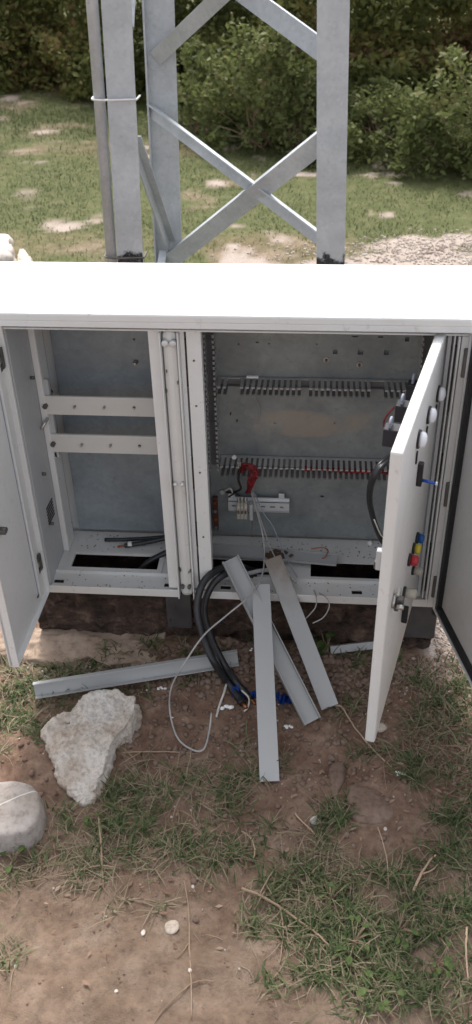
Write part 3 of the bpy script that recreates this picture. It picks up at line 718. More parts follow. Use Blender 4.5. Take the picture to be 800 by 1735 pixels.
# walls
m = MB(); m.box((-.637, YF+.012, ZB), (-.605, YB, ZT), None, .002)
sp = m.build('side_panel', GREYP, CB)  # grey coat puts this wall's shade into its colour
m = MB()
for k in range(6): m.box((-.6055, 1.665, .345-k*.0085), (-.6035, 1.715, .349-k*.0085), None, 0, Matrix.Rotation(radians(-4), 3, 'X'))
m.build('vent', BLACK, sp)
m = MB(); m.box((-.6048, 1.735, ZF+.001), (-.590, 1.790, ZT-.01), None, .003); m.build('wall_post', WHITE, CB)
m = MB(); m.box((.268, YF+.012, ZB), (.300, YB, ZT), None, .002); m.build('side_panel', WHITE, CB)
m = MB(); m.box((-.637, YB+.0005, ZB), (.300, YB+.003, ZT)); m.build('rear_panel', WHITE, CB)
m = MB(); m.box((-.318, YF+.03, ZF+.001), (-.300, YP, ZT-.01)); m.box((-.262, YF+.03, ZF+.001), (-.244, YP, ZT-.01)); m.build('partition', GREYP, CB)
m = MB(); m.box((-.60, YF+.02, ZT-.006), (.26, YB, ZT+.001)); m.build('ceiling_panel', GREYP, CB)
# floor with cable openings
lh = (-.572, -.362, 1.690, 1.736); rh1 = (-.236, -.07, 1.690, 1.736); rh2 = (.004, .215, 1.690, 1.736)
m = MB(); m.plate('z', (-.6045, -.319), (1.662, YP), [(lh[0], lh[1], 1.674, 1.730)], ZF-.003, .003); fl = m.build('floor_panel', WHITED, CB)
m = MB()
for (a, b_, c, d) in [(lh[0], lh[1], 1.674, 1.730)]:
    for q in (((a-.012, c-.010, ZF), (b_+.012, c, ZF+.0035)), ((a-.012, d, ZF), (b_+.012, d+.010, ZF+.0035)), ((a-.012, c, ZF), (a, d, ZF+.0035)), ((b_, c, ZF), (b_+.012, d, ZF+.0035))): m.box(*q)
m.build('opening_trim', WHITED, fl)
m = MB(); m.plate('z', (-.243, .262), (1.662, YP), [rh1[:2]+(1.674, 1.730), rh2[:2]+(1.674, 1.730)], ZF-.003, .003); m.build('floor_panel', WHITED, CB)
# dirt on the floor
def crumbs(name, x0, x1, y0, y1, n, label, z, s=(.0005, .0018)):
    m = MB()
    for i in range(n):
        x = random.uniform(x0, x1); y = random.uniform(y0, y1); q = random.uniform(*s)
        m.box((x-q, y-q*.7, z), (x+q, y+q*.7, z+q*.5), None, 0, Matrix.Rotation(random.uniform(0, 3), 3, 'Z'))
    o = m.build(name, CLOD); tag(o, label, 'dirt', kind='stuff')
crumbs('dirt_crumbs', -.59, -.33, 1.75, 1.81, 60, 'brown dirt crumbs on the floor of the left bay', ZF+.0005)
crumbs('dirt_crumbs', -.22, .2, 1.745, 1.81, 110, 'brown dirt crumbs on the floor of the right bay', ZF+.0005)
crumbs('dirt_crumbs', -.22, .2, 1.612, 1.675, 60, 'brown dirt crumbs along the sill of the right bay', .1672)
crumbs('dirt_crumbs', -.59, -.32, 1.612, 1.675, 45, 'brown dirt crumbs along the sill of the left bay', .1672)
# sill: tray with upturned lip and slots
def sill(x0, x1, slots):
    m = MB(); m.plate('z', (x0, x1), (YF+.004, 1.660), [(a, a+.024, 1.622, 1.636) for a in slots], .164, .003)
    m.box((x0, YF, ZB-.001), (x1, YF+.0035, .176), None, .001)
    m.box((x0, 1.6595, .162), (x1, 1.6620, .1755), None, .001)
    return m.build('sill', WHITED, CB)
sill(-.636, -.300, [-.603, -.338]); sill(-.262, .300, [-.205, .10])
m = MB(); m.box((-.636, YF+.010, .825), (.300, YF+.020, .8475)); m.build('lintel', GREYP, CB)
m = MB(); m.box((-.636, YF, .8225), (.300, YF+.0095, .8262), None, .001); m.build('drip_edge', WHITE, CB)
# front frame: flange, tube, ridges
m = MB(); m.box((-.323, YF+.008, .1775), (-.301, YF+.012, .822)); m.build('frame_flange', WHITE, CB)
m = MB(); m.box((-.3005, YF-.006, ZB-.001), (-.2975, YF+.03, .822), None, .001); m.build('edge_strip', WHITE, CB)
m = MB(); m.box((-.2965, YF+.002, ZB), (-.2665, YF+.03, .822), None, .011); tube_ = m.build('mullion', WHITED, CB)
for z_ in (.800, .475, .19):
    for x_ in (-.289, -.274):
        m = MB(); r_ = .0072 if z_ > .7 else .0042
        m.cyl((x_, YF+.004, z_), (x_, YF-.005, z_-.001), r_, DIN if z_ > .4 else DBOLT, 8, dome=.002)
        m.build('bolt', None, tube_)
for i in range(9):
    z_ = random.choice([random.uniform(.66, .79), random.uniform(.20, .25)]); x_ = random.choice([-.292, -.271])+random.uniform(-.002, .002)
    m = MB(); m.box((x_-.0009, YF+.0005, z_), (x_+.0009, YF+.006, z_+random.uniform(.002, .007)), DBOLT); m.build('chipped_spot', None, tube_)
m = MB(); m.box((-.2655, YF-.006, ZB-.001), (-.2625, YF+.03, .822), None, .001); m.build('edge_strip', WHITE, CB)
m = MB(); m.box((-.2620, YF+.010, .1775), (-.2535, YF+.014, .822)); m.build('frame_flange', WHITE, CB)
for a, b_ in ((.70, .80), (.455, .53), (.30, .36), (.19, .26)):
    m = MB(); m.box((-.2535, YF+.0105, a), (-.2495, YF+.020, b_)); m.build('hinge_slot', BLACK, CB)
m = MB(); m.box((-.2490, YF+.006, .1775), (-.222, YF+.011, .822), None, .001); m.box((-.2225, YF+.006, .1775), (-.2205, YF+.03, .822)); fr = m.build('frame_flange', WHITE, CB)
for z_ in (.76, .66, .50, .33):
    m = MB(); m.cyl((-.236, YF+.007, z_), (-.236, YF+.0045, z_), .0022, DBOLT, 10); m.build('rivet', None, fr)
# left jamb
m = MB(); m.box((-.637, YF-.002, ZB), (-.608, YF+.0115, .822), None, .002); m.build('frame_flange', WHITE, CB)
# right jamb: nested profiles
m = MB(); m.box((.246, YF+.010, .1775), (.2535, YF+.055, .822), None, .001); m.build('inner_jamb', GREYP, CB)
m = MB(); m.box((.2570, YF+.004, .1775), (.2600, YF+.04, .822), None, .001); m.box((.2640, YF-.004, .1775), (.2680, YF+.04, .822), None, .001); m.build('edge_strip', WHITE, CB)
m = MB(); m.box((.2700, YF-.002, ZB), (.3000, YF+.0115, .822), None, .002); rj = m.build('frame_flange', WHITED, CB)
for z0_, z1_ in ((.74, .80), (.44, .50), (.19, .25)):
    m = MB(); m.box((.276, YF-.008, z0_), (.288, YF-.002, z1_), DBOLT, .002); m.cyl((.290, YF-.008, z0_), (.290, YF-.008, z1_), .005, GREYP, 10); m.build('hinge', None, rj)
for a, b_ in ((.66, .80), (.50, .56), (.2, .33)):
    m = MB(); m.box((.2605, YF+.004, a), (.2636, YF+.012, b_)); m.build('rubber_seal', BLACK, CB)
# feet under the cabinet
for a, b_ in ((.215, .2985), (-.335, -.275)):
    m = MB(); m.box((a, 1.611, .048), (b_, 1.6315, ZB-.0015), None, .002); m.build('steel_foot', DARKST, CB)
# mounting plates
def hole_px(x, y, w=.007, h=.007):
    q = oy(x, y, YP-.003); return (q.x-w/2, q.x+w/2, q.z-h/2, q.z+h/2)
hl = [hole_px(227, 575, .004, .004)]
m = MB(); m.plate('y', (-.583, -.322), (.181, .838), hl, YP-.003, .002); pl = m.build('mounting_plate', PLATEL, CB)
for x_, y_ in ((230, 613), (86, 663), (119, 885)):
    q = oy(x_, y_, YP-.003); m = MB(); m.cyl(q, q+Vector((0, -.012, 0)), .003, BOLT, 8); m.cyl(q, q+Vector((0, -.004, 0)), .006, DBOLT, 6); m.build('bolt', None, pl)
hs = [hole_px(x_, y_, w, h) for x_, y_, w, h in ((568, 596, .010, .011), (611, 597, .012, .011), (655, 597, .010, .012), (602, 570, .012, .003), (645, 571, .011, .003), (690, 575, .009, .010), (537, 583, .003, .003),
      (456, 582, .003, .003), (404, 583, .003, .003), (567, 717, .003, .003), (466, 717, .003, .003), (436, 580, .006, .003), (546, 841, .008, .005), (503, 800, .003, .004))]
m = MB(); m.plate('y', (-.243, .262), (.181, .838), hs, YP-.003, .002); pr_ = m.build('mounting_plate', PLATER, CB)
for x_, y_, mt in ((553, 609, TERM), (609, 617, BOLT), (391, 700, RED), (402, 712, DBOLT)):
    q = oy(x_, y_, YP-.003); m = MB(); m.cyl(q, q+Vector((0, -.003, 0)), .0065 if y_ < 650 else .002, mt, 12); m.cyl(q+Vector((0, -.003, 0)), q+Vector((0, -.009, 0)), .003 if y_ < 650 else .001, DBOLT, 8); m.build('bolt', None, pr_)
# busbars in the left bay
for (za, zb_, xa, n) in ((.557, .603, -.604, 5), (.459, .506, -.600, 5)):
    m = MB(); m.box((xa, 1.737, za), (-.3195, 1.743, zb_), None, .0012); bb = m.build('busbar', CREAM, CB)
    for i in range(n):
        x_ = xa+.013+i*.066; z_ = (za+zb_)/2; m = MB()
        m.cyl((x_, 1.737, z_), (x_, 1.732 if i else 1.729, z_), .0060 if i == 0 else .0032, DBOLT if i in (0, 3) else BOLT, 6)
        m.cyl((x_, 1.732, z_), (x_, 1.726 if i in (1, 2) else 1.730, z_), .0024, BOLT, 8); m.build('bolt', None, bb)
m = MB(); m.box((-.603, 1.7435, .44), (-.585, 1.80, .455), None, .001); m.box((-.603, 1.7435, .44), (-.580, 1.756, .64), None, .002); m.build('busbar_bracket', GREYP, CB)
m = MB(); q = oy(70, 728, 1.715); q2 = oy(81, 708, 1.735); m.cyl(q, q2, .0035, BOLT, 10); m.build('threaded_stud', None, CB)
for x_, y_ in ((72, 803), (85, 887), (52, 640)):
    q = opl(x_, y_, Vector((-.602, 0, 0)), Vector((1, 0, 0))); m = MB(); m.cyl(q, q+Vector((.008, 0, 0)), .004, DBOLT, 8); m.build('bolt', None, CB)
# slotted cable ducts
def duct(horizontal, a0, a1, c0, c1, skip=(), depth=.038):
    m = MB(); yb = YP-.0035; yf = yb-depth; t = .0018
    def bx(u0, u1, y0_, y1_, w0, w1, mat):
        if horizontal: m.box((u0, y0_, w0), (u1, y1_, w1), mat)
        else: m.box((w0, y0_, u0), (w1, y1_, u1), mat)
    bx(a0, a1, yb-t, yb, c0, c1, DUCT_SHADE)
    n = int((a1-a0)/.0125)
    for w in (c0, c1-t):
        bx(a0, a1, yb-.010, yb-t-.0002, w, w+t, DUCT_SHADE if w == c0 and horizontal else DUCT)
        for i in range(n):
            u = a0+i*.0125+.002
            if any(s0 < u < s1 for s0, s1 in skip): continue
            j = random.uniform(-.0006, .0006)
            fm = DUCT_SHADE if (horizontal and w == c0) else DUCT
            bx(u, u+.0070, yf, yb-.0102, w+j, w+t+j, fm)
            if w == c1-t or True: 
                e = -.003 if w != c0 else .003
                bx(u, u+.0070, yf-.0004, yf+.0016, min(w, w+e)+j, max(w+t, w+e)+j, fm)
    return m.build('cable_duct', None, CB)
for ya_, yb_, sk in ((640, 668, ((-.19, -.17), (-.03, -.012), (.118, .142))), (773, 806, ())):
    duct(True, -.214, .232, oy(372, yb_+2, 1.766).z, oy(372, ya_-3, 1.818).z, sk, depth=.050)
m = MB()
for k in range(3): m.tube([Vector((x_, 1.785+k*.006+random.uniform(-.004, .004), oy(372, 806, 1.766).z+.006+random.uniform(0, .006))) for x_ in np.linspace(-.02, .225, 7)], .0026, RED, 6, 4)
m.build('red_wires', None, CB)
duct(False, .386, .835, -.240, -.217, depth=.034)
duct(False, .600, .835, .222, .248, depth=.034)
# rail with terminals
m = MB(); m.plate('y', (-.199, -.052), (.2715, .2985), [(-.190, -.180, .283, .287), (-.120, -.110, .283, .287), (-.098, -.086, .283, .287), (-.074, -.066, .283, .287)], 1.7925, .0012)
for z_ in (.2640, .2985): m.box((-.199, 1.8000, z_), (-.052, 1.8012, z_+.0075))
for z_ in (.2715, .2975): m.box((-.199, 1.7925, z_-.0003), (-.052, 1.8011, z_+.0010))
m.box((-.090+.012, 1.8015, .3), (-.064, 1.806, .317), None, .001); m.box((-.199, 1.8015, .3), (-.183, 1.806, .317), None, .001)
rl = m.build('mounting_rail', DIN, CB)
for i in range(3):
    x_ = -.176+i*.0085
    m = MB(); m.box((x_, 1.770, .262), (x_+.0078, 1.792, .308), TERM, .001); m.box((x_+.0015, 1.7685, .279), (x_+.0063, 1.7715, .288), DBOLT)
    m.cyl((x_+.004, 1.772, .298), (x_+.004, 1.768, .299), .0022, BOLT, 8); m.cyl((x_+.004, 1.776, .300), (x_+.004, 1.774, .324), .0016, WIREW, 6); m.build('terminal_block', None, rl)
m = MB(); m.box((-.146, 1.772, .258), (-.138, 1.792, .304), GREYP, .001); m.box((-.142, 1.775, .205), (-.139, 1.778, .256), BOLT, .0005); m.build('end_stop', None, rl)
m = MB(); m.box((-.237, 1.800, .205), (-.226, 1.812, .300), MAROON, .001)
for k in range(4): m.cyl((-.2315, 1.800, .215+k*.025), (-.2315, 1.793, .215+k*.025), .0038, COPPER if k % 2 else BOLT, 8)
m.build('earth_terminal_bar', None, CB)
m = MB(); q = oy(377, 833, 1.815); m.cyl(q, q+Vector((0, -.004, 0)), .006, GREYP, 14); m.build('grommet', None, CB)

# ---- doors
EZ = Vector((0, 0, 1))
# left door
HL = Vector((-.612, 1.597, 0)); FL = Vector((-.617, 1.345, 0)); dL = (FL-HL).normalized(); nL = dL.cross(EZ)*-1
if nL.x < 0: nL = -nL      # towards the right, its inner face
wL = (FL-HL).length
m = MB(); m.obox(HL, dL, nL, EZ, (0, -.012, .163), (wL, -.002, .832), None, .003)
m.obox(HL, dL, nL, EZ, (wL-.0035, -.012, .163), (wL, .010, .832), None, .001)
m.obox(HL, dL, nL, EZ, (0, -.004, .163), (.0035, .008, .832), None, .001)
m.obox(HL, dL, nL, EZ, (.002, -.004, .163), (wL-.002, .008, .1665), None, .001)
ld = m.build('door', WHITE, CB)
ld['label'] = 'narrow left door swung fully open'
m = MB(); m.obox(HL, dL, nL, EZ, (.034, -.0018, .185), (.050, .0035, .81), None, .001); m.obox(HL, dL, nL, EZ, (wL-.024, -.0018, .185), (wL-.014, .0035, .81), None, .001); m.build('stiffener', WHITE, ld)
m = MB(); m.obox(HL, dL, nL, EZ, (.0515, -.0019, .19), (.0535, -.0004, .81)); m.build('seal_line', WIREB, ld)
for z_ in (.770, .262):
    m = MB(); m.obox(HL, dL, nL, EZ, (.010, .000, z_-.022), (.020, .005, z_+.022), DBOLT, .001); m.obox(HL, dL, nL, EZ, (.020, .0, z_+.008), (.034, .004, z_+.020), DBOLT, .001); m.obox(HL, dL, nL, EZ, (.020, .0, z_-.022), (.034, .004, z_-.012), DBOLT, .001)
    m.obox(HL, dL, nL, EZ, (.021, .0, z_-.008), (.030, .003, z_+.006), BOLT, .001); m.build('hinge', None, ld)
m = MB(); m.obox(HL, dL, nL, EZ, (.055, .0, .196), (.066, .002, .199), DBOLT)
m.build('slot', None, ld)
q = opl(1, 898, HL, nL); m = MB(); m.cyl(q, q+nL*.012, .007, DBOLT, 10); m.box(q+Vector((0, -.012, -.004)), q+Vector((.014, .006, .004)), DBOLT, .002); m.build('latch', None, ld)
# outer right door
HR = Vector((.292, 1.594, 0)); dR = Vector((.235, -.972, 0)).normalized(); nR = dR.cross(EZ)
if nR.x > 0: nR = -nR      # its inner face looks left
wR = .545
m = MB(); m.obox(HR, dR, nR, EZ, (.0, -.016, .158), (wR, -.004, .836), None, .003)
for q_ in (((0, -.006, .158), (.003, .010, .836)), ((wR-.003, -.006, .158), (wR, .010, .836)), ((.002, -.006, .158), (wR-.002, .010, .161)), ((.002, -.006, .833), (wR-.002, .010, .836))): m.obox(HR, dR, nR, EZ, *q_, None, .001)
rd = m.build('door', WHITE, CB); rd['label'] = 'wide outer right door with black rubber seal on its inner face'
m = MB()
for q_ in (((.004, -.004, .163), (.019, .007, .831)), ((wR-.019, -.004, .163), (wR-.004, .007, .831)), ((.0192, -.004, .163), (wR-.0192, .007, .178)), ((.0192, -.004, .816), (wR-.0192, .007, .831))): m.obox(HR, dR, nR, EZ, *q_, None, .002)
m.build('rubber_seal', BLACK, rd)
# inner swing door with lamps
HS = Vector((.243, 1.612, 0)); FS = Vector((.1335, 1.170, 0)); dS = (FS-HS).normalized(); nS = dS.cross(EZ)
if nS.x < 0: nS = -nS      # outer face looks right
wS = (FS-HS).length; TS = .019
m = MB(); m.obox(HS, dS, nS, EZ, (0, -TS, .184), (wS, 0, .829), None, .004)
sd = m.build('door', WHITE, CB); sd['label'] = 'inner swing door carrying lamps, push buttons and switches'
m = MB(); m.obox(HS, dS, nS, EZ, (.02, -TS-.0022, .20), (wS-.02, -TS-.0004, .81), None, 0); m.build('back_skin', GREYP, sd)
def dp(x, y, off=0.0): return opl(x, y, HS+nS*off, nS)
for k, (x_, y_) in enumerate(((741, 667), (725, 703), (708, 744))):
    q = dp(x_, y_); m = MB()
    m.cyl(q+nS*.0003, q+nS*.004, .0165, BLACK, 20); m.cyl(q+nS*.004, q+nS*.009, .0140, LAMPW, 20, dome=.007)
    m.obox(q-EZ*.036, dS, nS, EZ, (-.004, .0003, -.012), (.004, .003, .012), BLACK, .001)
    o = m.build('indicator_lamp', None, sd)
    b_ = q-nS*(TS+.0022); m = MB(); m.obox(b_, dS, nS, EZ, (-.013, -.036, -.017), (.013, 0, .017), BITUM, .002)
    m.build('lamp_socket', None, sd)
    m = MB(); cc = b_-nS*.026+EZ*.024; pts = [cc+(dS*cos(t)+EZ*sin(t))*.009 for t in np.linspace(0, 2*pi, 12)]; m.tube([*pts], .0024, WIREB, 6, 1); m.build('ring_lug', None, sd)
def button(x_, y_, mat, r=.0098, h=.014, cap=None, name='push_button'):
    q = dp(x_, y_); m = MB(); m.cyl(q+nS*.0003, q+nS*.005, r*1.22, BLACK, 16); m.cyl(q+nS*.005, q+nS*h, r, mat, 16, dome=.003); return m.build(name, None, sd)
button(705, 911, BLU); button(699, 929, YEL); button(692, 948, REDBTN, .0105, .017)
button(698, 966, TERM, .0080, .020, name='selector_switch'); button(683, 1003, TERM, .0095, .024, name='selector_switch')
q = dp(706, 812); m = MB(); m.obox(q, dS, nS, EZ, (-.006, .0003, -.012), (.006, .010, .036), BLACK, .002); m.cyl(q+nS*.008, q+nS*.034+dS*.004, .0030, BTAPE, 8); m.cyl(q+nS*.034+dS*.004, q+nS*.038+dS*.004, .0038, DIN, 8); m.build('toggle_switch', None, sd)
q = dp(681, 1040); m = MB(); m.obox(q, dS, nS, EZ, (-.005, .0003, -.020), (.005, .012, .020), BLACK, .002); m.build('key_switch', None, sd)
q = dp(665, 1018); m = MB(); m.cyl(q+nS*.0003, q+nS*.006, .013, BOLT, 16); m.obox(q, dS, nS, EZ, (-.006, .006, -.012), (.006, .020, .012), DBOLT, .003); m.obox(q, dS, nS, EZ, (-.018, .004, .008), (.002, .012, .018), BOLT, .002); m.obox(q, dS, nS, EZ, (-.016, .004, -.020), (.004, .012, -.010), DBOLT, .002); m.cyl(q+nS*.01+dS*.012, q+nS*.022+dS*.012, .005, BOLT, 8); m.build('latch_handle', None, sd)
q = opl(640, 945, HS+dS*(wS-.012)-nS*TS, dS); q = HS+dS*(wS-.012)-nS*(TS+.001)+EZ*q.z; m = MB()
m.obox(q, dS, nS, EZ, (-.006, -.008, -.022), (.006, .0012, .018), GREYP, .002); m.obox(q-EZ*.014, dS, nS, EZ, (-.005, -.011, -.008), (.004, -.002, .008), DBOLT, .002); m.build('lock_tongue', None, sd)
# wiring loop behind the swing door
m = MB()
A = [dp(700, 770, -.03), dp(672, 770, -.05), oy(640, 795, 1.40), oy(626, 835, 1.42), oy(632, 875, 1.44), oy(648, 915, 1.45), oy(672, 945, 1.46)]
for k in range(5):
    o_ = Vector((random.uniform(-.004, .004), random.uniform(-.006, .006), random.uniform(-.004, .004)))
    m.tube([p_+o_ for p_ in A], .0048, CABLE, 8, 6)
m.tube([oy(632, 878, 1.435), oy(641, 900, 1.44), oy(655, 925, 1.45)], .0016, RED, 6, 4); m.tube([oy(634, 880, 1.43), oy(645, 905, 1.43), oy(655, 915, 1.44)], .0016, WIREW, 6, 4)
m.build('wiring_loom', None, sd)
m = MB(); m.tube([oy(668, 690, 1.52), oy(655, 705, 1.52), oy(650, 722, 1.52), oy(662, 735, 1.5)], .0018, RED, 6, 5); m.build('red_wire', None, sd)
# red and black stripped wires at the terminals
m = MB()
for k in range(15):
    j = lambda s_: Vector((random.uniform(-s_, s_), random.uniform(-s_, s_), random.uniform(-s_, s_)))
    m.tube([oy(406+k*.6, 797, 1.775)+j(.006), oy(414, 788, 1.762)+j(.006), oy(426, 789+k*.4, 1.755)+j(.008), oy(431, 803, 1.752)+j(.009), oy(424, 818, 1.758)+j(.007), oy(416+k*.6, 835, 1.772)+j(.002)], .0017, RED, 6, 6)
m.tube([oy(408, 790, 1.77), oy(404, 812, 1.765), oy(408, 828, 1.765), oy(395, 834, 1.775), oy(384, 834, 1.80)], .0028, BLACK, 6, 6)
for k in range(3): m.tube([oy(405+k*2, 794, 1.772), oy(403+k*4, 783, 1.765)], .0012, WIREW, 5, 1)
m.build('wire_bundle', None, CB)
m = MB(); m.tube([oy(395, 836, 1.775), oy(390, 828, 1.77), oy(380, 832, 1.79)], .0022, WIREW, 6, 5); m.tube([oy(407, 840, 1.772), oy(398, 836, 1.765), oy(388, 842, 1.78)], .0022, BLACK, 6, 5); m.build('wire_stub', None, CB)

# ------------------------------------------------------------------ loose things in and around the cabinet
def single(m, name, label, cat, mat=None, group=None, smooth=False):
    return tag(m.build(name, mat, None, smooth), label, cat, group)
def uprof(w, h, t):     # trunking cover: web with two lips bent to +v
    return [(-w/2, 0), (w/2, 0), (w/2, h), (w/2-t, h), (w/2-t, t), (-w/2+t, t), (-w/2+t, h), (-w/2, h)]
TG = 'loose grey trunking covers'
def TRS(pr, a, b_, ex):     # lips turned towards the open field side nearest the viewer
    d = (b_-a).normalized(); ex = (ex-d*ex.dot(d)).normalized(); ev = d.cross(ex)
    return [(u, -v) for u, v in pr][::-1] if ev.y > 0 else pr
def cover(p0, p1, w, h, ex, name, label, flip=False, bend=0.0, extra=None, mat=None):
    pr = uprof(w, h, .0016)
    if flip: pr = [(u, -v) for u, v in pr][::-1]
    m = MB(); m.sweep(p0, p1, ex, pr, mat or PVC, 10, bend)
    if extra: extra(m)
    return single(m, name, label, 'trunking cover', None, TG)
def gp(x, y, dz): 
    p = og(x, y); return Vector((p.x, p.y, gz1(p.x, p.y)+dz))
ex0 = Vector((1, 0, 0))
p0 = gp(457, 1329, .010); p1 = oy(442, 990, 1.600)
cover(p0, p1, .041, .010, ex0, 'trunking_cover', 'flat grey trunking cover standing nearest, its foot furthest forward on the soil', flip=False)
p0 = gp(528, 1226, .006); p1 = oy(389, 948, 1.640)
cover(p0, p1, .040, .017, Vector((1, .30, 0)), 'trunking_cover', 'grey trunking channel leaning behind the front one with its open side facing up', flip=True)
p0 = gp(559, 1204, .012); p1 = oy(462, 945, 1.655)
cover(p0, p1, .040, .010, Vector((1, .1, 0)), 'trunking_cover', 'rightmost leaning grey trunking cover, browned at its upper end, pale root at its foot', flip=False, mat=PVCB)
a = gp(62, 1184, .020); b_ = gp(403, 1124, .022); a.z = max(gz1(a.x, a.y-.0)+.018, .018); b_.z = max(gz1(a.x+(b_.x-a.x)*k/8, a.y+(b_.y-a.y)*k/8)+.018-a.z*(1-k/8) for k in range(5, 9)) ; b_.z = max(b_.z, gz1(b_.x, b_.y)+.022, .034)
m = MB(); d_ = (b_-a).normalized(); exu = Vector((0, .35, .94))
m.sweep(a, b_, exu, TRS(uprof(.036, .014, .0018), a, b_, exu), PVC, 10); 
single(m, 'trunking_cover', 'long grey trunking channel lying on its side across the soil above the limestone chunk', 'trunking cover', None, TG)
m = MB(); a = gp(560, 1108, .012); b_ = gp(690, 1093, .012); m.sweep(a, b_, Vector((0, .5, .85)), [(u, -v) for u, v in uprof(.018, .010, .0016)][::-1], PVC, 4)
single(m, 'trunking_cover', 'short pale trunking strip on the ground half hidden behind the lamp door', 'trunking cover', None, TG)
m = MB(); m.sweep(oz(338, 930, .190), oz(571, 950, .190), Vector((0, 1, .10)), uprof(.038, .006, .0016), PVC, 6)
single(m, 'trunking_cover', 'grey trunking strip lying flat on the floor inside the right bay', 'trunking cover', None, TG)
m = MB(); q = oz(462, 940, .1945)
for k in range(70):
    c = q+Vector((random.gauss(0, .012), random.gauss(0, .008), 0)); s_ = random.uniform(.002, .0055); m.box(c-Vector((s_, s_*.7, 0)), c+Vector((s_, s_*.7, s_*.6)), None, 0, Matrix.Rotation(random.uniform(0, 3), 3, 'Z'))
single(m, 'rusty_debris', 'clump of burnt brown debris on the strip inside the right bay', 'debris', RUST)
# black supply cables
GC = 'cut black supply cables'
def cab(pts, r, name, label, mat=CABLE, tips=True, sub=8, group=GC, cat='cable', seg=12):
    m = MB(); m.tube(pts, r, mat, seg, sub)
    if tips:
        d_ = (pts[-1]-pts[-2]).normalized(); m.tube([pts[-1]-d_*.002, pts[-1]+d_*.018], r*.45, COPPER, 8, 1)
    return single(m, name, label, cat, None, group)
cab([oz(470, 975, .05), oz(430, 968, .15), oy(402, 960, 1.655), oy(368, 966, 1.615), oy(343, 990, 1.575), oy(334, 1030, 1.545), oy(343, 1075, 1.515), oy(362, 1120, 1.475), gp(386, 1162, .012), gp(404, 1186, .009), gp(412, 1196, .008)], .0088, 'supply_cable', 'thick black cable of the pair, outer loop with its end in blue tape')
cab([oz(480, 985, .05), oz(440, 980, .15), oy(410, 968, 1.650), oy(380, 974, 1.612), oy(357, 996, 1.588), oy(346, 1035, 1.565), oy(358, 1080, 1.535), oy(378, 1122, 1.492), gp(400, 1160, .011), gp(424, 1188, .009)], .0080, 'supply_cable', 'thick black cable of the pair, inner loop hugging the trunking')
cab([oy(418, 972, 1.646), oz(455, 966, .185), oz(500, 975, .16), oz(520, 985, .10)], .0050, 'armoured_cable', 'grey braided cable end lying across the opening behind the trunking channel', GREYP, False)
cab([Vector((-.300, 1.775, .200)), Vector((-.345, 1.772, .198)), Vector((-.40, 1.766, .186)), Vector((-.435, 1.760, .182)), Vector((-.455, 1.757, .180))], .0060, 'supply_cable', 'black cable with a white taped end on the floor of the left bay', CABLE, True)
cab([Vector((-.300, 1.790, .198)), Vector((-.38, 1.786, .186)), Vector((-.46, 1.784, .1785)), Vector((-.51, 1.780, .1785))], .0048, 'supply_cable', 'thinner black cable behind the taped one on the floor of the left bay', CABLE, False)
cab([Vector((-.298, 1.745, .200)), Vector((-.345, 1.730, .186)), Vector((-.40, 1.715, .155)), Vector((-.44, 1.70, .10))], .0070, 'supply_cable', 'black cable dropping into the floor opening of the left bay', CABLE, False)
q = Vector((-.437, 1.7605, .183)); m = MB(); m.cyl(q, q+Vector((-.010, -.001, -.001)), .0072, None, 12); single(m, 'white_tape', 'small ring of white tape near the end of the cable in the left bay', 'tape', FOAM)
# thin wires
GW = 'thin stripped control wires'
T0 = Vector((-.150, 1.772, .300))
cab([oy(425, 832, 1.775), oy(434, 862, 1.765), oy(445, 905, 1.73), oy(448, 940, 1.69), oy(443, 978, 1.62), oy(420, 1012, 1.56), oy(385, 1042, 1.52), oy(345, 1077, 1.49), oy(312, 1125, 1.46), gp(292, 1180, .03), gp(289, 1215, .016), gp(302, 1256, .010), gp(328, 1276, .010), gp(346, 1274, .010), gp(355, 1245, .012), gp(359, 1218, .02)], .0020, 'control_wire', 'long pale grey wire looping from the terminals out of the cabinet and over the soil', WIREG, False, 8, GW, 'wire', 7)
cab([oy(428, 830, 1.775), oy(438, 868, 1.76), oy(450, 905, 1.735), oy(464, 940, 1.70), oy(482, 968, 1.665), oy(500, 988, 1.63), oy(512, 1000, 1.61)], .0014, 'control_wire', 'pale wire hanging from the terminals to the sill beside the rightmost leaning cover', WIREG, False, 8, GW, 'wire', 7)
cab([oy(431, 834, 1.772), oy(446, 868, 1.758), oy(463, 893, 1.74), oy(478, 930, 1.715), oy(492, 958, 1.69), oy(506, 982, 1.665)], .0012, 'control_wire', 'bluish wire hanging furthest right from the terminals', WIREB, False, 8, GW, 'wire', 7)
cab([oy(532, 1000, 1.63), oy(536, 1012, 1.585), oy(535, 1028, 1.575), oy(526, 1040, 1.57), oy(514, 1052, 1.57)], .0014, 'control_wire', 'short pale wire curling over the sill, left one of two', WIREG, False, 8, GW, 'wire', 7)
cab([oy(540, 1004, 1.625), oy(554, 1014, 1.585), oy(558, 1028, 1.575), oy(548, 1046, 1.565), oy(530, 1056, 1.56)], .0014, 'control_wire', 'short pale wire curling over the sill, right one of two', WIREG, False, 8, GW, 'wire', 7)
cab([gp(384, 1170, .02), gp(380, 1182, .016), gp(372, 1200, .008), gp(367, 1218, .006)], .0026, 'stripped_core', 'short white stripped core below the cable ends', WIREW, False, 6, GW, 'wire', 7)
cab([gp(410, 1180, .02), gp(422, 1192, .018), gp(420, 1204, .01), gp(414, 1208, .006)], .0022, 'stripped_core', 'bent bare conductor at the tip of the cable pair', WIREW, False, 6, GW, 'wire', 7)
cab([oz(528, 930, .20), oz(548, 928, .206), oz(556, 934, .204), oz(550, 944, .196), oz(546, 946, .192)], .0016, 'copper_wire', 'little bent copper wire lying on the strip inside the right bay', COPPER, False, 6, None, 'wire', 7)
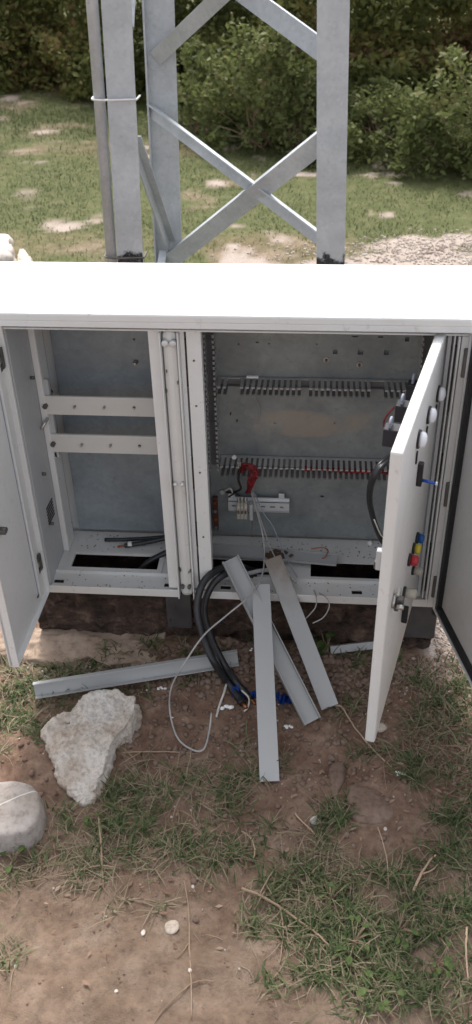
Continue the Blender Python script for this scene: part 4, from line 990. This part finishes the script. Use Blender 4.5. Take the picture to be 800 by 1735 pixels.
cab([oy(425, 650, 1.775), oy(432, 672, 1.80), oy(440, 692, 1.812), oy(439, 712, 1.815)], .0009, 'loose_thread', 'thin grey strand hanging from the upper cable duct', WIREG, False, 6, None, 'thread', 5)
def crumple(c, L, w, h, mat, name, label, cat, dirv=(1, 0), n=16, group=None):
    """creased ribbon"""
    m = MB(); d_ = Vector((dirv[0], dirv[1], 0)).normalized(); s_ = Vector((-d_.y, d_.x, 0)); pv = None
    for i in range(n+1):
        t = i/n-.5; p = c+d_*L*t+s_*random.uniform(-1, 1)*w*.25; a = random.uniform(-1.0, 1.0)
        z = gz1(p.x, p.y)+.002; hh = w*.5*(.6+.5*random.random())
        A_ = Vector((p.x, p.y, z+random.uniform(.1, 1)*h))+s_*hh*cos(a)+Vector((0, 0, abs(hh*sin(a)))); B_ = Vector((p.x, p.y, z+random.uniform(.0, .6)*h))-s_*hh*cos(a)
        cur = (m.bm.verts.new(A_), m.bm.verts.new(B_))
        if pv: m.bm.faces.new((pv[0], pv[1], cur[1], cur[0]))
        pv = cur
    bmesh.ops.solidify(m.bm, geom=list(m.bm.faces), thickness=.0006)
    return single(m, name, label, cat, mat, group)
crumple(gp(425, 1180, 0), .085, .026, .016, BTAPE, 'blue_tape', 'crumpled blue tape behind the front trunking cover, at the ends of the cables', 'tape', (1, -.05))
crumple(gp(482, 1190, 0), .050, .024, .014, BTAPE, 'blue_tape', 'piece of blue tape between the front and the middle trunking pieces', 'tape', (1, -.2))
def scrap(px, py, s_, label, n=5, mat=FOAM, el=1.4):
    c = gp(px, py, s_*.3); m = MB()
    for k in range(n):
        o_ = Vector((random.uniform(-1, 1)*s_*el, random.uniform(-1, 1)*s_*.7, random.uniform(0, .4)*s_)); r = bmesh.ops.create_icosphere(m.bm, subdivisions=2, radius=s_*random.uniform(.45, .8))
        for v in r['verts']: v.co = Vector((v.co.x*1.2, v.co.y, v.co.z*.6))*(1+.3*mnoise.noise(v.co*200+c*7))+c+o_
    return single(m, 'foam_scrap', label, 'foam scrap', mat, 'scraps of white foam on the soil')
scrap(384, 1201, .0075, 'rounded white foam lump just below the cut cable ends')
scrap(492, 1234, .0065, 'elongated white foam scrap between the feet of the trunking covers', 5, FOAM, 1.8)
scrap(275, 1167, .0055, 'white foam scrap under the middle of the long trunking on the ground', 4, FOAM, 1.9)
scrap(679, 1313, .0060, 'white foam scrap at the end of the pale root on the right', 5)
scrap(424, 1112, .0055, 'whitish foam scrap beside the left edge of the front trunking cover', 3)
scrap(248, 1171, .0035, 'small foam bead left of the scrap under the long trunking', 2)
scrap(292, 1216, .0028, 'small foam bead inside the loop of the long wire', 1)
for x_, y_, r_ in ((397, 773, .006), (626, 921, .007)): pass
q = oy(397, 774, 1.778); m = MB(); m.cyl(q, q+Vector((0, -.003, 0)), .0055, None, 12); single(m, 'foam_bead', 'small round white bead sitting on the lower cable duct', 'bead', FOAM)
q = oz(627, 920, .177); m = MB(); r = bmesh.ops.create_icosphere(m.bm, subdivisions=2, radius=.0065)
for v in r['verts']: v.co = v.co*(1+.3*mnoise.noise(v.co*150))+q
single(m, 'foam_scrap', 'white foam bit on the cabinet floor next to the lamp door', 'foam scrap', FOAM, 'scraps of white foam in the cabinet')
q = oy(428, 640, 1.775); m = MB(); m.box(q+Vector((-.013, -.004, 0)), q+Vector((.013, .003, .005)), None, .001); single(m, 'label_scrap', 'thin white plastic clip lying on the upper cable duct', 'clip', FOAM)

# ------------------------------------------------------------------ twigs and roots
def twig(pts, r, name, label, mat=TWIG, branches=(), group='dry twigs and runners on the soil'):
    P = [gp(x, y, dz) for x, y, dz in pts]; m = MB(); m.tube(P, r, None, 6, 6, .0006)
    for br in branches: m.tube([gp(x, y, dz) for x, y, dz in br], (r[0]*.6, r[1]*.6) if isinstance(r, tuple) else r*.6, None, 5, 5, .0005)
    return single(m, name, label, 'twig', mat, group)
twig([(568, 1201, .012), (580, 1206, .012), (600, 1235, .008), (622, 1262, .006), (645, 1285, .005), (664, 1302, .004)], (.0022, .0014), 'root', 'thin pale root running from the rightmost trunking foot under the lamp door', ROOT)
twig([(313, 1495, .006), (320, 1545, .004), (321, 1600, .004), (324, 1660, .005), (325, 1725, .004)], (.0015, .0012), 'twig', 'long thin upright twig at the bottom left of centre beside the flat pebble', TWIG, [[(320, 1600, .004), (312, 1612, .004), (300, 1625, .003)], [(325, 1668, .005), (300, 1690, .006), (275, 1715, .003), (262, 1735, .003)], [(325, 1668, .005), (345, 1664, .006), (362, 1664, .003)]])
twig([(410, 1512, .012), (440, 1525, .016), (475, 1545, .014), (510, 1570, .014), (540, 1590, .01), (568, 1620, .008)], (.0030, .0018), 'twig', 'thicker brown twig slanting down to the right into the large grass patch', TWIG, [[(475, 1545, .014), (480, 1585, .008), (474, 1635, .004)], [(440, 1525, .016), (452, 1500, .014), (465, 1478, .01)]])
twig([(700, 1515, .012), (712, 1490, .016), (728, 1465, .016), (738, 1455, .012)], (.0026, .0016), 'twig', 'pale forked twig at right among the grass', ROOT, [[(712, 1490, .016), (732, 1480, .012), (742, 1468, .008)]])
twig([(500, 1380, .003), (512, 1395, .006), (525, 1408, .008), (536, 1418, .003)], (.0018, .0012), 'twig', 'short curved reddish twig on the soil near the small grey green stone', ROOT)
twig([(205, 1277, .003), (240, 1276, .005), (290, 1276, .004), (335, 1279, .003)], (.0016, .0010), 'twig', 'straight reddish twig lying level below the long wire loop', ROOT, [[(240, 1276, .005), (215, 1290, .004), (200, 1300, .003)]])
twig([(200, 1475, .008), (175, 1473, .012), (140, 1478, .010), (70, 1492, .006), (20, 1500, .004)], (.0014, .0010), 'runner', 'brown grass runner crossing the soil under the left grass patch', TWIG)
twig([(168, 1390, .012), (172, 1430, .014), (174, 1470, .010), (176, 1505, .004)], (.0022, .0016), 'runner', 'knotty brown runner hanging down out of the left grass patch', TWIG)
twig([(410, 1410, .004), (425, 1425, .010), (432, 1445, .010), (428, 1462, .003)], (.0020, .0014), 'twig', 'hooked brown twig in the middle left of the front trunking foot', ROOT)
twig([(640, 1405, .006), (650, 1440, .012), (656, 1470, .012), (658, 1510, .005)], (.0012, .0009), 'runner', 'thin straw runner standing in the dry grass right of centre', ROOT)
twig([(790, 1575, .008), (788, 1620, .014), (792, 1665, .006)], (.0022, .0015), 'twig', 'pale dry twig upright at the lower right edge', ROOT)
twig([(590, 1300, .003), (640, 1268, .004), (655, 1340, .003)], (.0010, .0008), 'runner', 'fine straw runner beside the foot of the lamp door', TWIG)

# ------------------------------------------------------------------ broad-leaved weeds
def weed(px, py, n, r, label, s_=.016):
    c = gp(px, py, 0); e = empty('weed', c); WORLD[e.name] = Vector(c); m = MB(); st = MB()
    for i in range(n):
        a = random.uniform(0, 2*pi); q = r*random.uniform(.3, 1); z = random.uniform(.008, .03)
        p = Vector((c.x+q*cos(a), c.y+q*sin(a), gz1(c.x+q*cos(a), c.y+q*sin(a))+z)); st.tube([c+Vector((0, 0, .001)), c.lerp(p, .5)+Vector((0, 0, .006)), p], (.0012, .0007), None, 5, 3)
        d_ = Vector((cos(a), sin(a), random.uniform(-.2, .4))).normalized(); e_ = d_.cross(Vector((0, 0, 1))).normalized(); L = s_*random.uniform(.7, 1.3); up_ = e_.cross(d_)
        rows = []
        for k in range(6):
            t = k/5; w = L*.36*sin(pi*min(1, t*.93+.05))**.8; mid = p+d_*L*t-Vector((0, 0, .25*L*t*t))
            rows.append((m.bm.verts.new(mid-e_*w+up_*w*.25), m.bm.verts.new(mid), m.bm.verts.new(mid+e_*w+up_*w*.25)))
        for A_, B_ in zip(rows, rows[1:]):
            m.bm.faces.new((A_[0], A_[1], B_[1], B_[0])); m.bm.faces.new((A_[1], A_[2], B_[2], B_[1]))
    st.build('stems', TWIG, e); o = m.build('leaves', WEEDL, e, True)
    at = o.data.color_attributes.new('tint', 'FLOAT_COLOR', 'POINT')
    for i in range(len(at.data)): g_ = random.random(); at.data[i].color = (g_, g_, g_, 1)
    tag(e, label, 'weed', 'broad leaved weeds')
weed(24, 1462, 7, .022, 'small broad leaved weed below the grey boulder', .017)
weed(145, 1385, 7, .02, 'pale leafy weed at the left end of the grass below the limestone chunk', .011)
weed(675, 1580, 12, .035, 'broad leaved weed in the large grass patch, upper right one', .013)
weed(645, 1685, 10, .035, 'broad leaved weed at the lowest edge of the large grass patch', .016)
weed(600, 1600, 16, .035, 'dark leafy weed in the heart of the large grass patch', .012)
weed(560, 1530, 8, .03, 'small leafy weed at the upper left of the large grass patch', .010)
weed(740, 1640, 9, .03, 'leafy weed near the lower right corner', .014)
weed(555, 1100, 6, .02, 'broad leaved green weed against the plinth right of the leaning covers', .024)

# ------------------------------------------------------------------ lattice tower
YA, YBk = 2.80, 3.30
TW = empty('lattice_tower', (-.32, 2.95, 0)); WORLD[TW.name] = Vector((-.32, 2.95, 0))
tag(TW, 'galvanised steel lattice tower with angle legs and crossed braces behind the cabinet', 'lattice tower')
def legline(x0, y0, x1, y1, Y):
    """axis through two measured points in the plane Y, carried down to the ground and up to 4.2 m"""
    a = oy(x0, y0, Y); b = oy(x1, y1, Y); d = (a-b)/(a.z-b.z)
    return b-d*(b.z+.05), b+d*(4.2-b.z), lambda z: b+d*(z-b.z)
def lprof(w, h, t, sx=1):    # L: flange along +u (width w) and flange along v (length h, signed)
    s_ = 1 if h > 0 else -1
    return [(0, 0), (w*sx, 0), (w*sx, t*s_), (t*sx, t*s_), (t*sx, h), (0, h)]
def leg(line, w, hv, t, sx=1):
    m = MB(); m.sweep(line[0], line[1], Vector((1, 0, 0)), lprof(w, hv, t, sx), None, 6); return m.build('leg', GALV, TW)
LA = legline(171, 0, 199, 440, YA); LC = legline(593, 0, 584, 450, YA); LB = legline(243, 0, 264, 430, YBk)
# for +Z sweeps ev = d x ex = +Y  (back)
legA = leg(LA, .100*.83, .083, .006, 1)
legC = leg(LC, .088, .083, .006, -1)
legB = leg(LB, .100, -.030, .006, 1)
def zat(x, y, Y): return oy(x, y, Y)
for ln, w, sx in ((LA, .083, 1), (LC, .088, -1)):
    q = ln[2](.528); m = MB(); x0_ = q.x if sx > 0 else q.x-w; m.box((x0_+.0005, q.y-.0012, q.z-.03), (x0_+w-.0005, q.y-.0004, q.z+.045)); m.build('tar_mark', TAR, TW)
def brace(p0, p1, w, h, toward, name='brace', t=.005):
    m = MB(); d_ = (p1-p0).normalized(); side = d_.cross(Vector((0, 1, 0))).normalized()
    if side.z < 0: side = -side
    k = 1 if (d_.cross(side).y < 0) == toward else -1
    m.sweep(p0, p1, side, [(-w/2, 0), (w/2, 0), (w/2, h*k), (w/2-t, h*k), (w/2-t, t*k), (-w/2, t*k)], None, 1)
    return m.build(name, GALV, TW)
# B-C face: panels of crossed angles. Pixel anchors give heights on each leg.
def onleg(line, py, Y, px): q = oy(px, py, Y); return line[2](q.z)
fB = lambda z, f=.04: LB[2](z)+Vector((f, -.012, 0)); fC = lambda z: LC[2](z)+Vector((-.062, .012, 0))
zB1 = oy(265, 185, YBk).z; zC1 = oy(545, 415, YA).z
zC2 = oy(540, 250, YA).z; zB2 = oy(285, 447, YBk).z
zB3 = oy(258, 105, YBk).z; zC3 = oy(540, 100, YA).z
pitch = (zB3-zB2)
SH = zB3-zB2
for k in range(4):
    dz = k*SH
    if k == 1:
        b1 = oy(545, 88, YA); b2 = oy(425, 0, 3.0); brace(b1+(b2-b1)*3.1+Vector((0, .02, 0)), b1+Vector((0, .012, 0)), .054, .026, False)
        b1 = oy(262, 100, YBk-.012); b2 = oy(368, 0, 3.06); brace(b1, b1+(b2-b1)*2.4, .048, .030, False); continue
    if zB1+dz < 4.1: brace(fB(zB1+dz, .005)+Vector((0, .006, 0)), fC(zC1+dz)+Vector((0, .012, 0)), .040, .026, True)
    if zC2+dz < 4.1: brace(fB(zB2+dz-.006, .03)+Vector((0, -.008, 0)), fC(zC2+dz+.022)+Vector((.0, -.008, 0)), .058, .030, False)
zlow = oy(540, 490, YA).z
brace(fB(.10, .03), fC(zlow)+Vector((0, .01, 0)), .036, .03, False); brace(fB(zB2-.08, .03), fC(.12), .046, .03, False)
# A-B face single zigzag
fA = lambda z: LA[2](z)+Vector((.060, .02, 0)); fB2 = lambda z: LB[2](z)+Vector((.02, -.02, 0))
zA1 = oy(238, 245, YA).z; zB5 = oy(285, 415, YBk).z; zA0 = oy(222, 55, YA).z; dz = zA0-zA1
def brace2(p0, p1, w=.045):
    m = MB(); d_ = (p1-p0).normalized(); side = Vector((0, 0, 1))-d_*d_.z; side.normalize()
    m.sweep(p0, p1, side, [(-w/2, 0), (w/2, 0), (w/2, .028), (w/2-.005, .028), (w/2-.005, .005), (-w/2, .005)], None, 1); return m.build('brace', GALV, TW)
brace2(fA(zA1), fB2(zB5)+Vector((.03, 0, 0)), .05)
z = zA0
k = 0
while z < 3.3:
    brace2(fA(z), fB2(z+.55)); brace2(fA(z+1.1), fB2(z+.60)); z += 1.15
brace2(fA(.12), fB2(zB5-.03))
# weld beads where the upper braces meet the middle leg
for (x_, y_) in ((262, 112), (265, 185)):
    q = oy(x_, y_, YBk-.02); m = MB(); m.tube([q+Vector((-.02, 0, .012)), q+Vector((0, 0, -.012)), q+Vector((.03, 0, -.006))], .0018, None, 6, 4); m.build('weld_bead', GALV, TW)
# conduit strapped to the left leg
CP = legline(153, 0, 187, 440, YA-.005); ce = empty('conduit_pipe', (CP[0].x, CP[0].y, 0)); WORLD[ce.name] = Vector((CP[0].x, CP[0].y, 0))
m = MB(); m.cyl(CP[0]+Vector((0, .02, 0)), CP[1]+Vector((0, .02, 0)), .0170, None, 20); m.build('pipe', GALV, ce)
for py in (172, 441):
    zq = oy(190, py, YA-.03).z; a_ = CP[2](zq)+Vector((-.021, .02, 0)); b_ = LA[2](zq)+Vector((.086, -.004, .0))
    m = MB(); m.tube([a_+Vector((0, .03, 0)), a_+Vector((.002, -.012, 0)), a_+Vector((.022, -.0235, 0)), Vector((a_.x+.045, YA-.012, zq)), b_+Vector((-.01, 0, 0)), b_, b_+Vector((.002, .05, 0))], .0032, None, 6, 4); m.build('tie_wire', DIN if py < 200 else DBOLT, ce)
tag(ce, 'round galvanised conduit pipe wired to the outside of the left tower leg', 'conduit')

# ------------------------------------------------------------------ light
w = bpy.data.worlds.new('World'); S.world = w; w.use_nodes = True; wn = w.node_tree; bg = wn.nodes['Background']
sky = wn.nodes.new('ShaderNodeTexSky'); sky.sky_type = 'NISHITA'; sky.sun_disc = False
AZ, EL = radians(-9), radians(54)
sky.sun_elevation = EL; sky.sun_rotation = AZ; sky.dust_density = 4.0; sky.air_density = 1.0
hs_ = wn.nodes.new('ShaderNodeHueSaturation'); hs_.inputs['Saturation'].default_value = .26      # thin bright cloud cover
wn.links.new(sky.outputs[0], hs_.inputs['Color']); wn.links.new(hs_.outputs[0], bg.inputs[0]); bg.inputs[1].default_value = .15
sl = bpy.data.lights.new('sun', 'SUN'); so = bpy.data.objects.new('sun', sl); COL.objects.link(so)
sl.energy = 1.8; sl.angle = radians(9); sl.color = (1, .965, .91)
so.rotation_euler = Vector((sin(AZ)*cos(EL), cos(AZ)*cos(EL), sin(EL))).to_track_quat('Z', 'Y').to_euler()
so.location = (0, 3, 6)
S.view_settings.view_transform = 'Standard'; S.view_settings.look = 'None'; S.view_settings.gamma = 1; S.view_settings.exposure = 1.08
S.render.engine = 'CYCLES'; S.cycles.use_denoising = True
S.cycles.max_bounces = 6; S.cycles.diffuse_bounces = 4
S.render.film_transparent = False
